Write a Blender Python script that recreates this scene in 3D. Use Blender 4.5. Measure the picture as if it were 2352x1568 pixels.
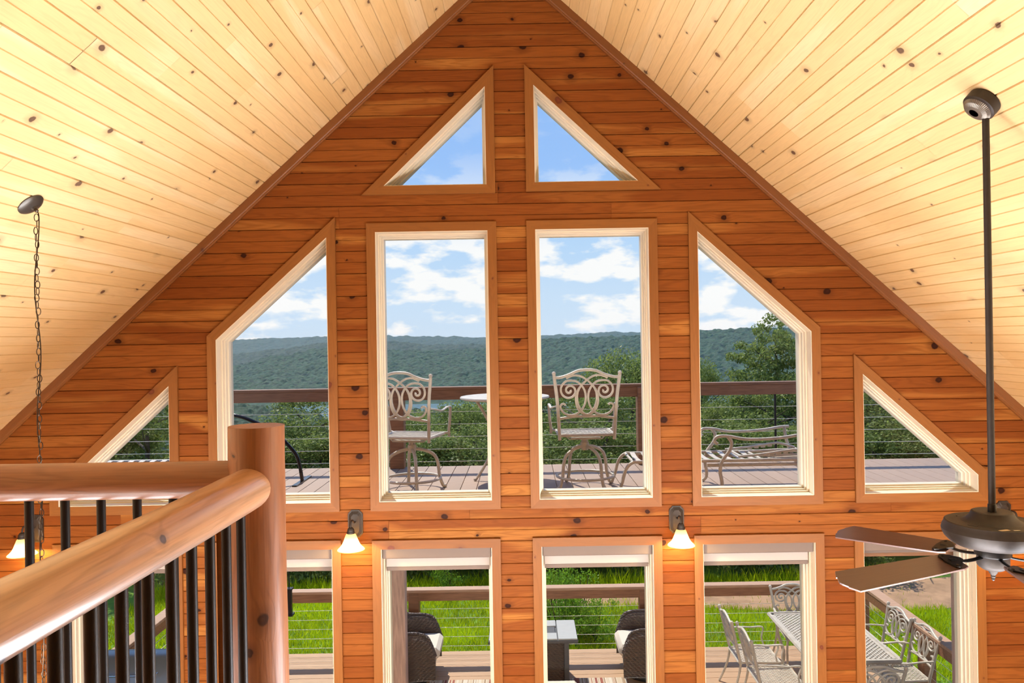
import bpy, math, random
import numpy as np
from mathutils import Vector, Matrix, noise
for o in list(bpy.data.objects): bpy.data.objects.remove(o)
SC = bpy.context.scene
COL = SC.collection
rnd = random.Random(7)
PI = math.pi
# ---------------------------------------------------------------- camera, sky, sun, lights, exposure
EZ = 4.31                       # eye height above the main floor (m)
F = 1773.0                      # focal length in pixels of the 2352 x 1568 frame
ROLL = math.radians(0.95)
CR, SR = math.cos(ROLL), math.sin(ROLL)
cam = bpy.data.cameras.new('camera'); camo = bpy.data.objects.new('camera', cam); COL.objects.link(camo)
camo.location = (0, 0, EZ); camo.rotation_euler = (PI / 2, ROLL, 0)
cam.sensor_width = 36; cam.lens = 36 * F / 2352
cam.shift_x = -24 / 2352; cam.shift_y = -8 / 2352
cam.clip_start = .05; cam.clip_end = 6000
SC.camera = camo
SC.view_settings.view_transform = 'Standard'; SC.view_settings.look = 'None'
SC.view_settings.gamma = 1; SC.view_settings.use_curve_mapping = False
SC.view_settings.exposure = 0.0
cy = SC.cycles
cy.max_bounces = 7; cy.diffuse_bounces = 3; cy.glossy_bounces = 2; cy.transmission_bounces = 4
cy.transparent_max_bounces = 12; cy.volume_bounces = 0; cy.caustics_reflective = False; cy.caustics_refractive = False
cy.sample_clamp_indirect = 5.0; cy.adaptive_threshold = .02; cy.use_light_tree = False

W = bpy.data.worlds.new('sky'); SC.world = W; W.use_nodes = True
def build_sky():
    nt = W.node_tree; nt.nodes.clear(); N = nt.nodes.new; L = nt.links.new
    out = N('ShaderNodeOutputWorld'); bg = N('ShaderNodeBackground'); L(bg.outputs[0], out.inputs[0])
    tc = N('ShaderNodeTexCoord'); sp = N('ShaderNodeSeparateXYZ'); L(tc.outputs['Generated'], sp.inputs[0])
    rp = N('ShaderNodeValToRGB'); L(sp.outputs[2], rp.inputs[0])
    e = rp.color_ramp.elements
    e[0].position = 0.0; e[0].color = (.66, .80, .96, 1)
    e[1].position = 1.0; e[1].color = (.16, .34, .82, 1)
    for p, c in ((.06, (.60, .77, .97)), (.13, (.48, .70, .98)), (.22, (.33, .56, .98)), (.5, (.22, .44, .9))):
        k = e.new(p); k.color = (*c, 1)
    mp = N('ShaderNodeMapping'); mp.inputs['Scale'].default_value = (13, 13, 31); mp.inputs['Location'].default_value = (3.1, 0.4, 2.2)
    L(tc.outputs['Generated'], mp.inputs[0])
    nz = N('ShaderNodeTexNoise'); nz.inputs['Scale'].default_value = 1.0; nz.inputs['Detail'].default_value = 7; nz.inputs['Roughness'].default_value = .52
    L(mp.outputs[0], nz.inputs['Vector'])
    cr = N('ShaderNodeValToRGB'); L(nz.outputs[0], cr.inputs[0])
    cr.color_ramp.elements[0].position = .485; cr.color_ramp.elements[0].color = (0, 0, 0, 1)
    cr.color_ramp.elements[1].position = .575; cr.color_ramp.elements[1].color = (1, 1, 1, 1)
    # fewer clouds high up
    fd = N('ShaderNodeMapRange'); fd.inputs[1].default_value = .11; fd.inputs[2].default_value = .23; fd.inputs[3].default_value = 1; fd.inputs[4].default_value = .12
    L(sp.outputs[2], fd.inputs[0])
    mm = N('ShaderNodeMath'); mm.operation = 'MULTIPLY'; L(cr.outputs[0], mm.inputs[0]); L(fd.outputs[0], mm.inputs[1])
    mx = N('ShaderNodeMix'); mx.data_type = 'RGBA'; L(mm.outputs[0], mx.inputs[0]); L(rp.outputs[0], mx.inputs[6]); mx.inputs[7].default_value = (1.0, 1.0, 1.0, 1)
    L(mx.outputs[2], bg.inputs[0]); bg.inputs[1].default_value = 1.0
build_sky()
def lamp(name, kind, loc, energy, color, size=None, size_y=None, target=None):
    l = bpy.data.lights.new(name, kind); l.energy = energy; l.color = color
    o = bpy.data.objects.new(name, l); COL.objects.link(o); o.location = loc
    if kind == 'AREA':
        l.shape = 'RECTANGLE'; l.size = size; l.size_y = size_y or size
    elif kind == 'POINT': l.shadow_soft_size = size
    if target is not None:
        o.rotation_euler = (Vector(target) - Vector(loc)).to_track_quat('-Z', 'Y').to_euler()
    return o
sun = lamp('sun', 'SUN', (0, 20, 20), 5.2, (1.0, .93, .82)); sun.data.angle = math.radians(.55)
SUN_DIR = Vector((-.20, .50, .84)).normalized()
sun.rotation_euler = SUN_DIR.to_track_quat('Z', 'Y').to_euler()
# unseen area lights added as fill: one brightens the ceiling, one the gable wall
lamp('ceiling_fill', 'AREA', (0, 2.8, 1.3), 1180, (.93, .945, 1.0), 9.0, 2.4, (0, -1.0, 4.6))
lamp('wall_fill', 'AREA', (.0, 2.2, 2.2), 400, (1.0, .97, .92), 7.5, .35, (0, 5.8, 2.5))

# ---------------------------------------------------------------- helpers
DW = 5.82                        # depth of the gable wall
def P(px, py, y):
    a, b = px - 1200, 776 - py
    u, v = a * CR + b * SR, b * CR - a * SR
    return Vector((u * y / F, y, EZ + v * y / F))
def WX(px, py): p = P(px, py, DW); return (p.x, p.z)
class MB:
    def __init__(s): s.v = []; s.f = []
    def add(s, vs, fs, M=None):
        n = len(s.v)
        s.v += [tuple(M @ Vector(p)) if M is not None else tuple(p) for p in vs]
        s.f += [tuple(i + n for i in q) for q in fs]; return s
    def box(s, c, d, M=None):
        x, y, z = c; a, b, e = d[0] / 2, d[1] / 2, d[2] / 2
        vs = [(x + i * a, y + j * b, z + k * e) for k in (-1, 1) for j in (-1, 1) for i in (-1, 1)]
        return s.add(vs, [(0, 2, 3, 1), (4, 5, 7, 6), (0, 1, 5, 4), (2, 6, 7, 3), (0, 4, 6, 2), (1, 3, 7, 5)], M)
    def cbox(s, c, d, r, M=None):
        "box with chamfered edges"
        x, y, z = c; a, b, e = d[0] / 2, d[1] / 2, d[2] / 2; vs = []
        for i in (-1, 1):
            for j in (-1, 1):
                for k in (-1, 1):
                    vs += [(x + i * (a - r), y + j * (b - r), z + k * e), (x + i * (a - r), y + j * b, z + k * (e - r)), (x + i * a, y + j * (b - r), z + k * (e - r))]
        n = len(s.v); s.add(vs, [], M)
        import itertools
        pts = [Vector(p) for p in vs]; fs = []
        ix = {}
        for q, (i, j, k) in enumerate(itertools.product((0, 1), repeat=3)): ix[(i, j, k)] = 3 * q
        for ax in range(3):
            w = {0: 2, 1: 1, 2: 0}[ax]
            for sgn in (0, 1):
                o = [t for t in range(3) if t != ax]; cyc = []
                for p, q in ((0, 0), (1, 0), (1, 1), (0, 1)):
                    t = [0, 0, 0]; t[ax] = sgn; t[o[0]] = p; t[o[1]] = q; cyc.append(ix[tuple(t)] + w)
                fs.append(tuple(cyc))
        for ax in range(3):   # edges along axis ax
            o = [t for t in range(3) if t != ax]
            for p in (0, 1):
                for q in (0, 1):
                    t0 = [0, 0, 0]; t0[o[0]] = p; t0[o[1]] = q; t1 = list(t0); t1[ax] = 1
                    wa, wb = {0: 2, 1: 1, 2: 0}[o[0]], {0: 2, 1: 1, 2: 0}[o[1]]
                    fs.append((ix[tuple(t0)] + wa, ix[tuple(t1)] + wa, ix[tuple(t1)] + wb, ix[tuple(t0)] + wb))
        for t in ix.values(): fs.append((t, t + 1, t + 2))
        s.f += [tuple(i + n for i in q) for q in fs]; return s
    def tube(s, pts, r, n=8, closed=False, flat=None, M=None, caps=True):
        pts = [Vector(p) for p in pts]; m = len(pts)
        rs = r if isinstance(r, (list, tuple)) else [r] * m
        up = Vector((0, 0, 1)); vs = []; prev = None
        for i, p in enumerate(pts):
            if closed: t = (pts[(i + 1) % m] - pts[i - 1])
            else: t = pts[min(i + 1, m - 1)] - pts[max(i - 1, 0)]
            if t.length < 1e-9: t = Vector((0, 0, 1))
            t.normalize()
            if prev is None:
                a = t.cross(up if abs(t.z) < .9 else Vector((1, 0, 0))).normalized()
            else:
                a = prev - t * prev.dot(t)
                if a.length < 1e-6: a = t.cross(up)
                a.normalize()
            prev = a; b = t.cross(a)
            for k in range(n):
                q = 2 * PI * k / n
                ca, cb = math.cos(q) * rs[i], math.sin(q) * rs[i]
                if flat: cb *= flat
                vs.append(p + a * ca + b * cb)
        fs = []
        for i in range(m if closed else m - 1):
            j = (i + 1) % m
            for k in range(n):
                l = (k + 1) % n; fs.append((i * n + k, i * n + l, j * n + l, j * n + k))
        if not closed and caps: fs += [tuple(range(n - 1, -1, -1)), tuple((m - 1) * n + k for k in range(n))]
        return s.add(vs, fs, M)
    def lathe(s, prof, n=20, M=None, cap=True):
        vs = []; fs = []
        for r, z in prof:
            for k in range(n): vs.append((r * math.cos(2 * PI * k / n), r * math.sin(2 * PI * k / n), z))
        for i in range(len(prof) - 1):
            for k in range(n):
                l = (k + 1) % n; fs.append((i * n + k, i * n + l, (i + 1) * n + l, (i + 1) * n + k))
        if cap: fs += [tuple(range(n - 1, -1, -1)), tuple((len(prof) - 1) * n + k for k in range(n))]
        return s.add(vs, fs, M)
    def ball(s, c, r, n=8, M=None):
        pr = [(max(1e-4, r * math.sin(PI * i / n)), -r * math.cos(PI * i / n)) for i in range(n + 1)]
        T = Matrix.Translation(c); return s.lathe(pr, n + 2, (M @ T) if M is not None else T)
    def prism(s, poly, f0, f1):
        "poly: list of 2-D points; f0, f1 map (a, b) to the near and far 3-D point"
        n = len(poly); vs = [f0(*p) for p in poly] + [f1(*p) for p in poly]
        fs = [tuple(range(n)), tuple(range(2 * n - 1, n - 1, -1))] + [(i, (i + 1) % n, n + (i + 1) % n, n + i) for i in range(n)]
        return s.add(vs, fs)
    def mesh(s, name, mat, smooth=True, ang=40):
        me = bpy.data.meshes.new(name); me.from_pydata(s.v, [], s.f); me.materials.append(mat)
        if smooth:
            me.polygons.foreach_set('use_smooth', [True] * len(me.polygons)); me.set_sharp_from_angle(angle=math.radians(ang))
        me.update(); return me
    def build(s, name, mat, parent=None, smooth=True, ang=40, loc=None):
        return link(name, s.mesh(name, mat, smooth, ang), parent, loc)
def link(name, me, parent=None, loc=None, M=None):
    o = bpy.data.objects.new(name, me); COL.objects.link(o)
    if parent is not None: o.parent = parent
    if loc is not None: o.location = loc
    if M is not None: o.matrix_local = M
    return o
def tag(o, label=None, cat=None, group=None, kind=None):
    if label: o['label'] = label
    if cat: o['category'] = cat
    if group: o['group'] = group
    if kind: o['kind'] = kind
    return o
def empty(name, loc=(0, 0, 0), rz=0):
    o = bpy.data.objects.new(name, None); COL.objects.link(o); o.location = loc; o.rotation_euler = (0, 0, rz)
    o.empty_display_size = .1; return o
def copy_tree(o, parent=None):
    c = o.copy(); COL.objects.link(c); c.parent = parent
    for ch in list(o.children): copy_tree(ch, c)
    return c
def spline(pts, per=6, closed=False):
    "Catmull-Rom through the points"
    pts = [Vector(p) for p in pts]; n = len(pts); out = []
    g = (lambda i: pts[i % n]) if closed else (lambda i: pts[max(0, min(n - 1, i))])
    for i in range(n if closed else n - 1):
        a, b, c, d = g(i - 1), g(i), g(i + 1), g(i + 2)
        for k in range(per):
            t = k / per
            out.append(.5 * ((2 * b) + (c - a) * t + (2 * a - 5 * b + 4 * c - d) * t * t + (3 * b - a - 3 * c + d) * t ** 3))
    if not closed: out.append(pts[-1])
    return out
# convex polygon clipping in the wall plane
def clip(poly, nx, nz, d):
    "keep nx*x + nz*z <= d"
    out = []; n = len(poly)
    for i in range(n):
        p, q = poly[i], poly[(i + 1) % n]
        a, b = nx * p[0] + nz * p[1] - d, nx * q[0] + nz * q[1] - d
        if a <= 1e-9: out.append(p)
        if (a < -1e-9 and b > 1e-9) or (a > 1e-9 and b < -1e-9):
            t = a / (a - b); out.append((p[0] + t * (q[0] - p[0]), p[1] + t * (q[1] - p[1])))
    return out
def area(p): return abs(sum(p[i][0] * p[(i + 1) % len(p)][1] - p[(i + 1) % len(p)][0] * p[i][1] for i in range(len(p)))) / 2
def edges(poly):
    "outward half-planes of a CCW polygon"
    for i in range(len(poly)):
        p, q = poly[i], poly[(i + 1) % len(poly)]
        nx, nz = q[1] - p[1], -(q[0] - p[0]); l = math.hypot(nx, nz); nx /= l; nz /= l
        yield nx, nz, nx * p[0] + nz * p[1]
def subtract(polys, hole):
    out = []
    for p in polys:
        rest = p
        for nx, nz, d in edges(hole):
            o = clip(rest, -nx, -nz, -d)
            if len(o) > 2 and area(o) > 1e-6: out.append(o)
            rest = clip(rest, nx, nz, d)
            if len(rest) < 3: break
    return out
def inside(polys, hull):
    out = []
    for p in polys:
        for nx, nz, d in edges(hull):
            p = clip(p, nx, nz, d)
            if len(p) < 3: break
        if len(p) > 2 and area(p) > 1e-6: out.append(p)
    return out
def inset(poly, w):
    "CCW polygon moved inwards by w (negative: outwards), mitred"
    n = len(poly); es = list(edges(poly)); out = []
    for i in range(n):
        a1, b1, d1 = es[i - 1]; a2, b2, d2 = es[i]; d1 -= w; d2 -= w
        det = a1 * b2 - a2 * b1
        out.append(((d1 * b2 - d2 * b1) / det, (a1 * d2 - a2 * d1) / det))
    return out

# ---------------------------------------------------------------- materials
def srgb(r, g, b):
    f = lambda c: (c / 255 / 12.92) if c / 255 <= .04045 else ((c / 255 + .055) / 1.055) ** 2.4
    return (f(r), f(g), f(b), 1)
def mat(name, color, rough=.5, metal=0, spec=.5, coat=0, bump=None, var=None, trans=None):
    m = bpy.data.materials.new(name); m.use_nodes = True; nt = m.node_tree; b = nt.nodes['Principled BSDF']; N = nt.nodes.new; L = nt.links.new
    b.inputs['Base Color'].default_value = color; b.inputs['Roughness'].default_value = rough; b.inputs['Metallic'].default_value = metal
    b.inputs['Specular IOR Level'].default_value = spec; b.inputs['Coat Weight'].default_value = coat
    tc = N('ShaderNodeTexCoord')
    if var:      # (scale, amount[, stretch])
        nz = N('ShaderNodeTexNoise'); nz.inputs['Scale'].default_value = var[0]; nz.inputs['Detail'].default_value = 5
        if len(var) > 2:
            mp = N('ShaderNodeMapping'); mp.inputs['Scale'].default_value = var[2]; L(tc.outputs['Object'], mp.inputs[0]); L(mp.outputs[0], nz.inputs['Vector'])
        else: L(tc.outputs['Object'], nz.inputs['Vector'])
        mr = N('ShaderNodeMapRange'); mr.inputs[1].default_value = .3; mr.inputs[2].default_value = .7
        mr.inputs[3].default_value = 1 - var[1]; mr.inputs[4].default_value = 1 + var[1]; L(nz.outputs[0], mr.inputs[0])
        oi = N('ShaderNodeObjectInfo'); m2 = N('ShaderNodeMapRange'); m2.inputs[3].default_value = 1 - var[1] * .6; m2.inputs[4].default_value = 1 + var[1] * .6; L(oi.outputs['Random'], m2.inputs[0])
        mu = N('ShaderNodeMath'); mu.operation = 'MULTIPLY'; L(mr.outputs[0], mu.inputs[0]); L(m2.outputs[0], mu.inputs[1])
        vm = N('ShaderNodeVectorMath'); vm.operation = 'SCALE'; vm.inputs[0].default_value = color[:3]; L(mu.outputs[0], vm.inputs['Scale'])
        L(vm.outputs[0], b.inputs['Base Color'])
    if bump:     # (scale, strength)
        nz = N('ShaderNodeTexNoise'); nz.inputs['Scale'].default_value = bump[0]; nz.inputs['Detail'].default_value = 4; L(tc.outputs['Object'], nz.inputs['Vector'])
        bp = N('ShaderNodeBump'); bp.inputs['Strength'].default_value = bump[1]; bp.inputs['Distance'].default_value = .01; L(nz.outputs[0], bp.inputs['Height']); L(bp.outputs[0], b.inputs['Normal'])
    return m
def wood(name, tones, knot, rough=.35, coat=.25, grain=1.0, kscale=2.6, kmin=.42, kdark=1.0, spec=.5, krad=.068):
    "knotty boards: grain runs along the local x axis, boards differ by their object's random number"
    m = bpy.data.materials.new(name); m.use_nodes = True; nt = m.node_tree; b = nt.nodes['Principled BSDF']; N = nt.nodes.new; L = nt.links.new
    def math_(op, a, c, clampit=False):
        n = N('ShaderNodeMath'); n.operation = op; n.use_clamp = clampit
        for i, q in enumerate((a, c)):
            if q is None: continue
            if isinstance(q, (int, float)): n.inputs[i].default_value = q
            else: L(q, n.inputs[i])
        return n.outputs[0]
    def mrange(v, a, c, lo, hi, smooth=False):
        n = N('ShaderNodeMapRange'); n.interpolation_type = 'SMOOTHSTEP' if smooth else 'LINEAR'
        L(v, n.inputs[0])
        for i, q in zip((1, 2, 3, 4), (a, c, lo, hi)): n.inputs[i].default_value = q
        return n.outputs[0]
    def mixc(f, a, c):
        n = N('ShaderNodeMix'); n.data_type = 'RGBA'
        if isinstance(f, (int, float)): n.inputs[0].default_value = f
        else: L(f, n.inputs[0])
        for i, q in ((6, a), (7, c)):
            if isinstance(q, tuple): n.inputs[i].default_value = q
            else: L(q, n.inputs[i])
        return n.outputs[2]
    tc = N('ShaderNodeTexCoord'); oi = N('ShaderNodeObjectInfo')
    sp = N('ShaderNodeSeparateXYZ'); L(tc.outputs['Object'], sp.inputs[0])
    rx = math_('MULTIPLY', oi.outputs['Random'], 311.7); rz = math_('MULTIPLY', oi.outputs['Random'], 87.3)
    x = math_('ADD', sp.outputs[0], rx); z = math_('ADD', sp.outputs[2], rz); yy = sp.outputs[1]
    cb = N('ShaderNodeCombineXYZ'); L(x, cb.inputs[0]); L(yy, cb.inputs[1]); L(z, cb.inputs[2])
    # knots
    n0 = N('ShaderNodeTexNoise'); n0.inputs['Scale'].default_value = 16; n0.inputs['Detail'].default_value = 3; L(cb.outputs[0], n0.inputs['Vector'])
    wob = math_('MULTIPLY', math_('SUBTRACT', n0.outputs[0], .5), .028)
    kc = N('ShaderNodeCombineXYZ'); L(math_('MULTIPLY', math_('ADD', x, wob), kscale * .8), kc.inputs[0]); L(math_('MULTIPLY', math_('ADD', z, wob), kscale), kc.inputs[1])
    vo = N('ShaderNodeTexVoronoi'); vo.voronoi_dimensions = '2D'; vo.inputs['Scale'].default_value = 1; L(kc.outputs[0], vo.inputs['Vector'])
    cs = N('ShaderNodeSeparateColor'); L(vo.outputs['Color'], cs.inputs[0])
    rad = mrange(cs.outputs[0], kmin, 1.0, .012, krad)
    t = math_('DIVIDE', vo.outputs['Distance'], rad)
    knotm = mrange(t, .75, 1.15, 1, 0, True)
    halo = mrange(t, .9, 3.2, .55, 0, True)
    core = mrange(t, .1, .6, 1, 0, True)
    # grain, bending round the knots
    zb = math_('ADD', z, math_('MULTIPLY', mrange(t, .8, 5, 1, 0, True), .02))
    gc = N('ShaderNodeCombineXYZ'); L(math_('MULTIPLY', x, 1.1), gc.inputs[0]); L(math_('MULTIPLY', yy, 10), gc.inputs[1]); L(math_('MULTIPLY', zb, 13), gc.inputs[2])
    g1 = N('ShaderNodeTexNoise'); g1.inputs['Scale'].default_value = 1; g1.inputs['Detail'].default_value = 2.5; g1.inputs['Distortion'].default_value = .35; L(gc.outputs[0], g1.inputs['Vector'])
    wv = math_('SINE', math_('MULTIPLY', g1.outputs[0], 52), None)
    fg = N('ShaderNodeCombineXYZ'); L(math_('MULTIPLY', x, 5), fg.inputs[0]); L(yy, fg.inputs[1]); L(math_('MULTIPLY', z, 190), fg.inputs[2])
    g2 = N('ShaderNodeTexNoise'); g2.inputs['Scale'].default_value = 1; g2.inputs['Detail'].default_value = 2; L(fg.outputs[0], g2.inputs['Vector'])
    # tones: heartwood / sapwood patches
    hc = N('ShaderNodeCombineXYZ'); L(math_('MULTIPLY', x, .55), hc.inputs[0]); L(math_('MULTIPLY', z, 5.5), hc.inputs[2])
    g3 = N('ShaderNodeTexNoise'); g3.inputs['Scale'].default_value = 1; g3.inputs['Detail'].default_value = 1.5; L(hc.outputs[0], g3.inputs['Vector'])
    sap = mrange(g3.outputs[0], .52, .60, 0, 1, True)
    r2 = math_('FRACT', math_('MULTIPLY', oi.outputs['Random'], 17.31), None)
    base = mixc(oi.outputs['Random'], tones[0], tones[1])
    base = mixc(math_('MULTIPLY', sap, math_('MULTIPLY', r2, .8)), base, tones[2])
    dark = tuple(c * .62 for c in tones[0][:3]) + (1,)
    gm = math_('ADD', mrange(wv, -.2, 1, 0, .26 * grain), mrange(g2.outputs[0], .45, .75, 0, .34 * grain))
    base = mixc(gm, base, dark)
    base = mixc(math_('MULTIPLY', halo, .8 * kdark), base, tuple(.5 * a + .5 * c for a, c in zip(dark, knot)))
    base = mixc(math_('MULTIPLY', knotm, kdark), base, knot)
    base = mixc(math_('MULTIPLY', core, .22 * kdark), base, tuple(min(1, c * 2.2) for c in knot[:3]) + (1,))
    L(base, b.inputs['Base Color'])
    b.inputs['Specular IOR Level'].default_value = spec; b.inputs['Roughness'].default_value = rough; b.inputs['Coat Weight'].default_value = coat; b.inputs['Coat Roughness'].default_value = .22
    bp = N('ShaderNodeBump'); bp.inputs['Strength'].default_value = .12; bp.inputs['Distance'].default_value = .004; L(gm, bp.inputs['Height']); L(bp.outputs[0], b.inputs['Normal'])
    return m
M_WALL = wood('amber_pine', ((.185, .050, .010, 1), (.26, .084, .0175, 1), (.40, .168, .040, 1)), (.028, .008, .004, 1), rough=.5, coat=.0, kmin=.2, spec=.08)
M_TRIM = wood('casing_pine', ((.225, .082, .019, 1), (.25, .095, .022, 1), (.29, .115, .028, 1)), (.12, .03, .012, 1), rough=.45, coat=0, kmin=.7, grain=.6, spec=.25)
M_RAKE = wood('rake_pine', ((.17, .055, .013, 1), (.20, .068, .016, 1), (.25, .095, .024, 1)), (.07, .02, .01, 1), rough=.42, coat=.1, kmin=.55, grain=.6)
M_CEIL = wood('ceiling_pine', ((.72, .505, .235, 1), (.775, .57, .29, 1), (.82, .65, .38, 1)), (.10, .055, .035, 1), rough=.36, coat=.3, grain=.5, kdark=.95, kmin=.12, krad=.055)
M_LOG = wood('honey_log', ((.30, .115, .045, 1), (.31, .12, .047, 1), (.36, .155, .065, 1)), (.05, .02, .012, 1), rough=.42, coat=.08, grain=1.3, kscale=3.2, kmin=.05)
M_LOG2 = wood('pale_log', ((.53, .27, .13, 1), (.55, .285, .14, 1), (.64, .40, .24, 1)), (.06, .03, .025, 1), rough=.3, coat=.9, grain=1.5, kscale=3.2, kmin=.05)
for m_ in (M_LOG, M_LOG2):
    b_ = m_.node_tree.nodes['Principled BSDF']; b_.inputs['Coat IOR'].default_value = 2.0; b_.inputs['Coat Roughness'].default_value = .24
M_CREAM = mat('cream_paint', (.76, .67, .53, 1), .45, var=(6, .03))
M_VINYL = mat('almond_vinyl', (.70, .645, .54, 1), .4)
M_SHADE = mat('shade_fabric', (.84, .80, .78, 1), .9, bump=(600, .1))
def translucent(m, c, f):
    nt = m.node_tree; t = nt.nodes.new('ShaderNodeBsdfTranslucent'); t.inputs[0].default_value = c; mx = nt.nodes.new('ShaderNodeMixShader'); mx.inputs[0].default_value = f
    nt.links.new(nt.nodes['Principled BSDF'].outputs[0], mx.inputs[1]); nt.links.new(t.outputs[0], mx.inputs[2]); nt.links.new(mx.outputs[0], nt.nodes['Material Output'].inputs[0])
translucent(M_SHADE, (.95, .93, .92, 1), .6)
M_CASS = mat('cassette_fabric', (.185, .145, .128, 1), .85, bump=(500, .15))
M_BRONZE = mat('oil_rubbed_bronze', (.032, .025, .022, 1), .55, .3, bump=(220, .04), var=(40, .15))
M_BLACK = mat('black_metal', (.012, .011, .011, 1), .38, .3, bump=(400, .1))
M_STEEL = mat('bright_steel', (.6, .6, .6, 1), .25, 1)
M_CHAIN = mat('dark_chain', (.07, .05, .035, 1), .35, .8)
M_PEWTER = mat('pewter', (.10, .095, .085, 1), .38, .8)
M_BLADE = wood('walnut_blade', ((.10, .052, .044, 1), (.105, .055, .047, 1), (.115, .062, .052, 1)), (.08, .045, .037, 1), rough=.33, coat=.4, kmin=.97, grain=.5)
M_CAST = mat('cast_aluminium', (.56, .50, .42, 1), .45, .0, bump=(120, .15), var=(14, .14))
M_DECK_U = mat('brown_composite', (.35, .235, .165, 1), .6, var=(6, .10, (1, 18, 1)))
M_DECK_L = mat('tan_composite', (.47, .285, .155, 1), .6, var=(6, .10, (1, 18, 1)))
M_RAIL = mat('stained_rail', (.27, .125, .062, 1), .55, var=(8, .22, (.6, 6, 6)))
M_RAILCAP = mat('weathered_cap', (.42, .25, .155, 1), .6, var=(8, .15, (.6, 6, 6)))
M_CABLE = mat('steel_cable', (.85, .82, .70, 1), .4, .1)
M_WICKER = mat('brown_wicker', (.08, .058, .047, 1), .42, coat=.1)
M_CUSH = mat('cream_cushion', (.68, .60, .50, 1), .9, bump=(300, .1))
M_GREY = mat('grey_slat', (.42, .43, .42, 1), .55, var=(10, .12, (1, 20, 1)))
M_DGREY = mat('dark_grey', (.07, .075, .08, 1), .5)
M_GRASS = mat('grass_blade', (.17, .31, .028, 1), .6, var=(1.6, .45))
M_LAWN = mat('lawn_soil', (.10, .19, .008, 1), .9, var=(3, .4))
M_DIRT = mat('tan_dirt', (.40, .235, .125, 1), .95, var=(4, .22), bump=(12, .4))
M_BARK = mat('bark', (.075, .058, .042, 1), .9, bump=(30, .6), var=(12, .3))
def glass():
    m = bpy.data.materials.new('window_glass'); m.use_nodes = True; nt = m.node_tree; nt.nodes.clear(); N = nt.nodes.new; L = nt.links.new
    o = N('ShaderNodeOutputMaterial'); mx = N('ShaderNodeMixShader'); t = N('ShaderNodeBsdfTransparent'); g = N('ShaderNodeBsdfGlossy'); fr = N('ShaderNodeFresnel')
    t.inputs[0].default_value = (.97, .985, .98, 1); g.inputs['Roughness'].default_value = .02; fr.inputs[0].default_value = 1.25
    L(fr.outputs[0], mx.inputs[0]); L(t.outputs[0], mx.inputs[1]); L(g.outputs[0], mx.inputs[2]); L(mx.outputs[0], o.inputs[0]); return m
M_GLASS = glass()
def leafmat(name, c, t=.45, var=.35, spec=.2):
    m = bpy.data.materials.new(name); m.use_nodes = True; nt = m.node_tree; b = nt.nodes['Principled BSDF']; N = nt.nodes.new; L = nt.links.new
    at = N('ShaderNodeAttribute'); at.attribute_name = 'tint'
    mr = N('ShaderNodeMapRange'); mr.inputs[3].default_value = 1 - var; mr.inputs[4].default_value = 1 + var; L(at.outputs['Fac'], mr.inputs[0])
    vm = N('ShaderNodeVectorMath'); vm.operation = 'SCALE'; vm.inputs[0].default_value = c[:3]; L(mr.outputs[0], vm.inputs['Scale'])
    L(vm.outputs[0], b.inputs['Base Color']); b.inputs['Roughness'].default_value = .45; b.inputs['Specular IOR Level'].default_value = spec
    tr = N('ShaderNodeBsdfTranslucent'); L(vm.outputs[0], tr.inputs[0]); mx = N('ShaderNodeMixShader'); mx.inputs[0].default_value = t
    L(b.outputs[0], mx.inputs[1]); L(tr.outputs[0], mx.inputs[2]); L(mx.outputs[0], nt.nodes['Material Output'].inputs[0]); return m
M_LEAF = leafmat('oak_leaf', (.20, .255, .065, 1), .5)
M_LEAF2 = leafmat('bright_leaf', (.20, .36, .03, 1))
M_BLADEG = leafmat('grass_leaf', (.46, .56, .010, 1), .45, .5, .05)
M_FOREST = None
# ---------------------------------------------------------------- the room
SL = .909; LN = math.hypot(1, SL)          # roof slope
RX, RZ = -.062, EZ + 2.886                 # ridge
HALF = 4.72
def roofz(x): return RZ - SL * abs(x - RX)
GABLE = [(-HALF, 0), (HALF, 0), (HALF, roofz(HALF)), (RX, RZ), (-HALF, roofz(-HALF))]
def ccw(p): 
    s = sum(p[i][0] * p[(i + 1) % len(p)][1] - p[(i + 1) % len(p)][0] * p[i][1] for i in range(len(p)))
    return p if s > 0 else p[::-1]
FZ = .22                                   # sill height of the tall lower windows
def low(l, r, top):
    (xl, zt), (xr, _) = WX(l, top), WX(r, top - (r - l) * SR)
    return [(xl, FZ), (xr, FZ), (xr, zt), (xl, zt)]
OPEN = [
    [WX(1112.9, 199.2), WX(1118, 425.7), WX(881.2, 427)],
    [WX(1223.9, 196), WX(1465.7, 415), WX(1229, 421)],
    [WX(750.4, 545.4), WX(761, 1154), WX(502.5, 1158), WX(498, 780.8)],
    [WX(862.5, 533.5), WX(1120.3, 529.4), WX(1129.5, 1148), WX(871.8, 1152)],
    [WX(1228, 527.3), WX(1487.6, 523), WX(1499.4, 1142), WX(1240.5, 1146)],
    [WX(1600.8, 531), WX(1861.4, 760.6), WX(1869, 1136), WX(1609.7, 1140.3)],
    [WX(389, 885.4), WX(395, 1159), WX(137, 1163), WX(137, 1125)],
    [WX(1979.2, 857.6), WX(2244, 1089), WX(2245.3, 1128.5), WX(1983.8, 1133)],
    low(144, 400, 1268.5), low(509, 764, 1263), low(875.7, 1130, 1259), low(1243.8, 1500, 1252.6), low(1613.5, 1871, 1247), low(1981, 2239, 1241)]
OPEN = [ccw([tuple(p) for p in w]) for w in OPEN]
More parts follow.
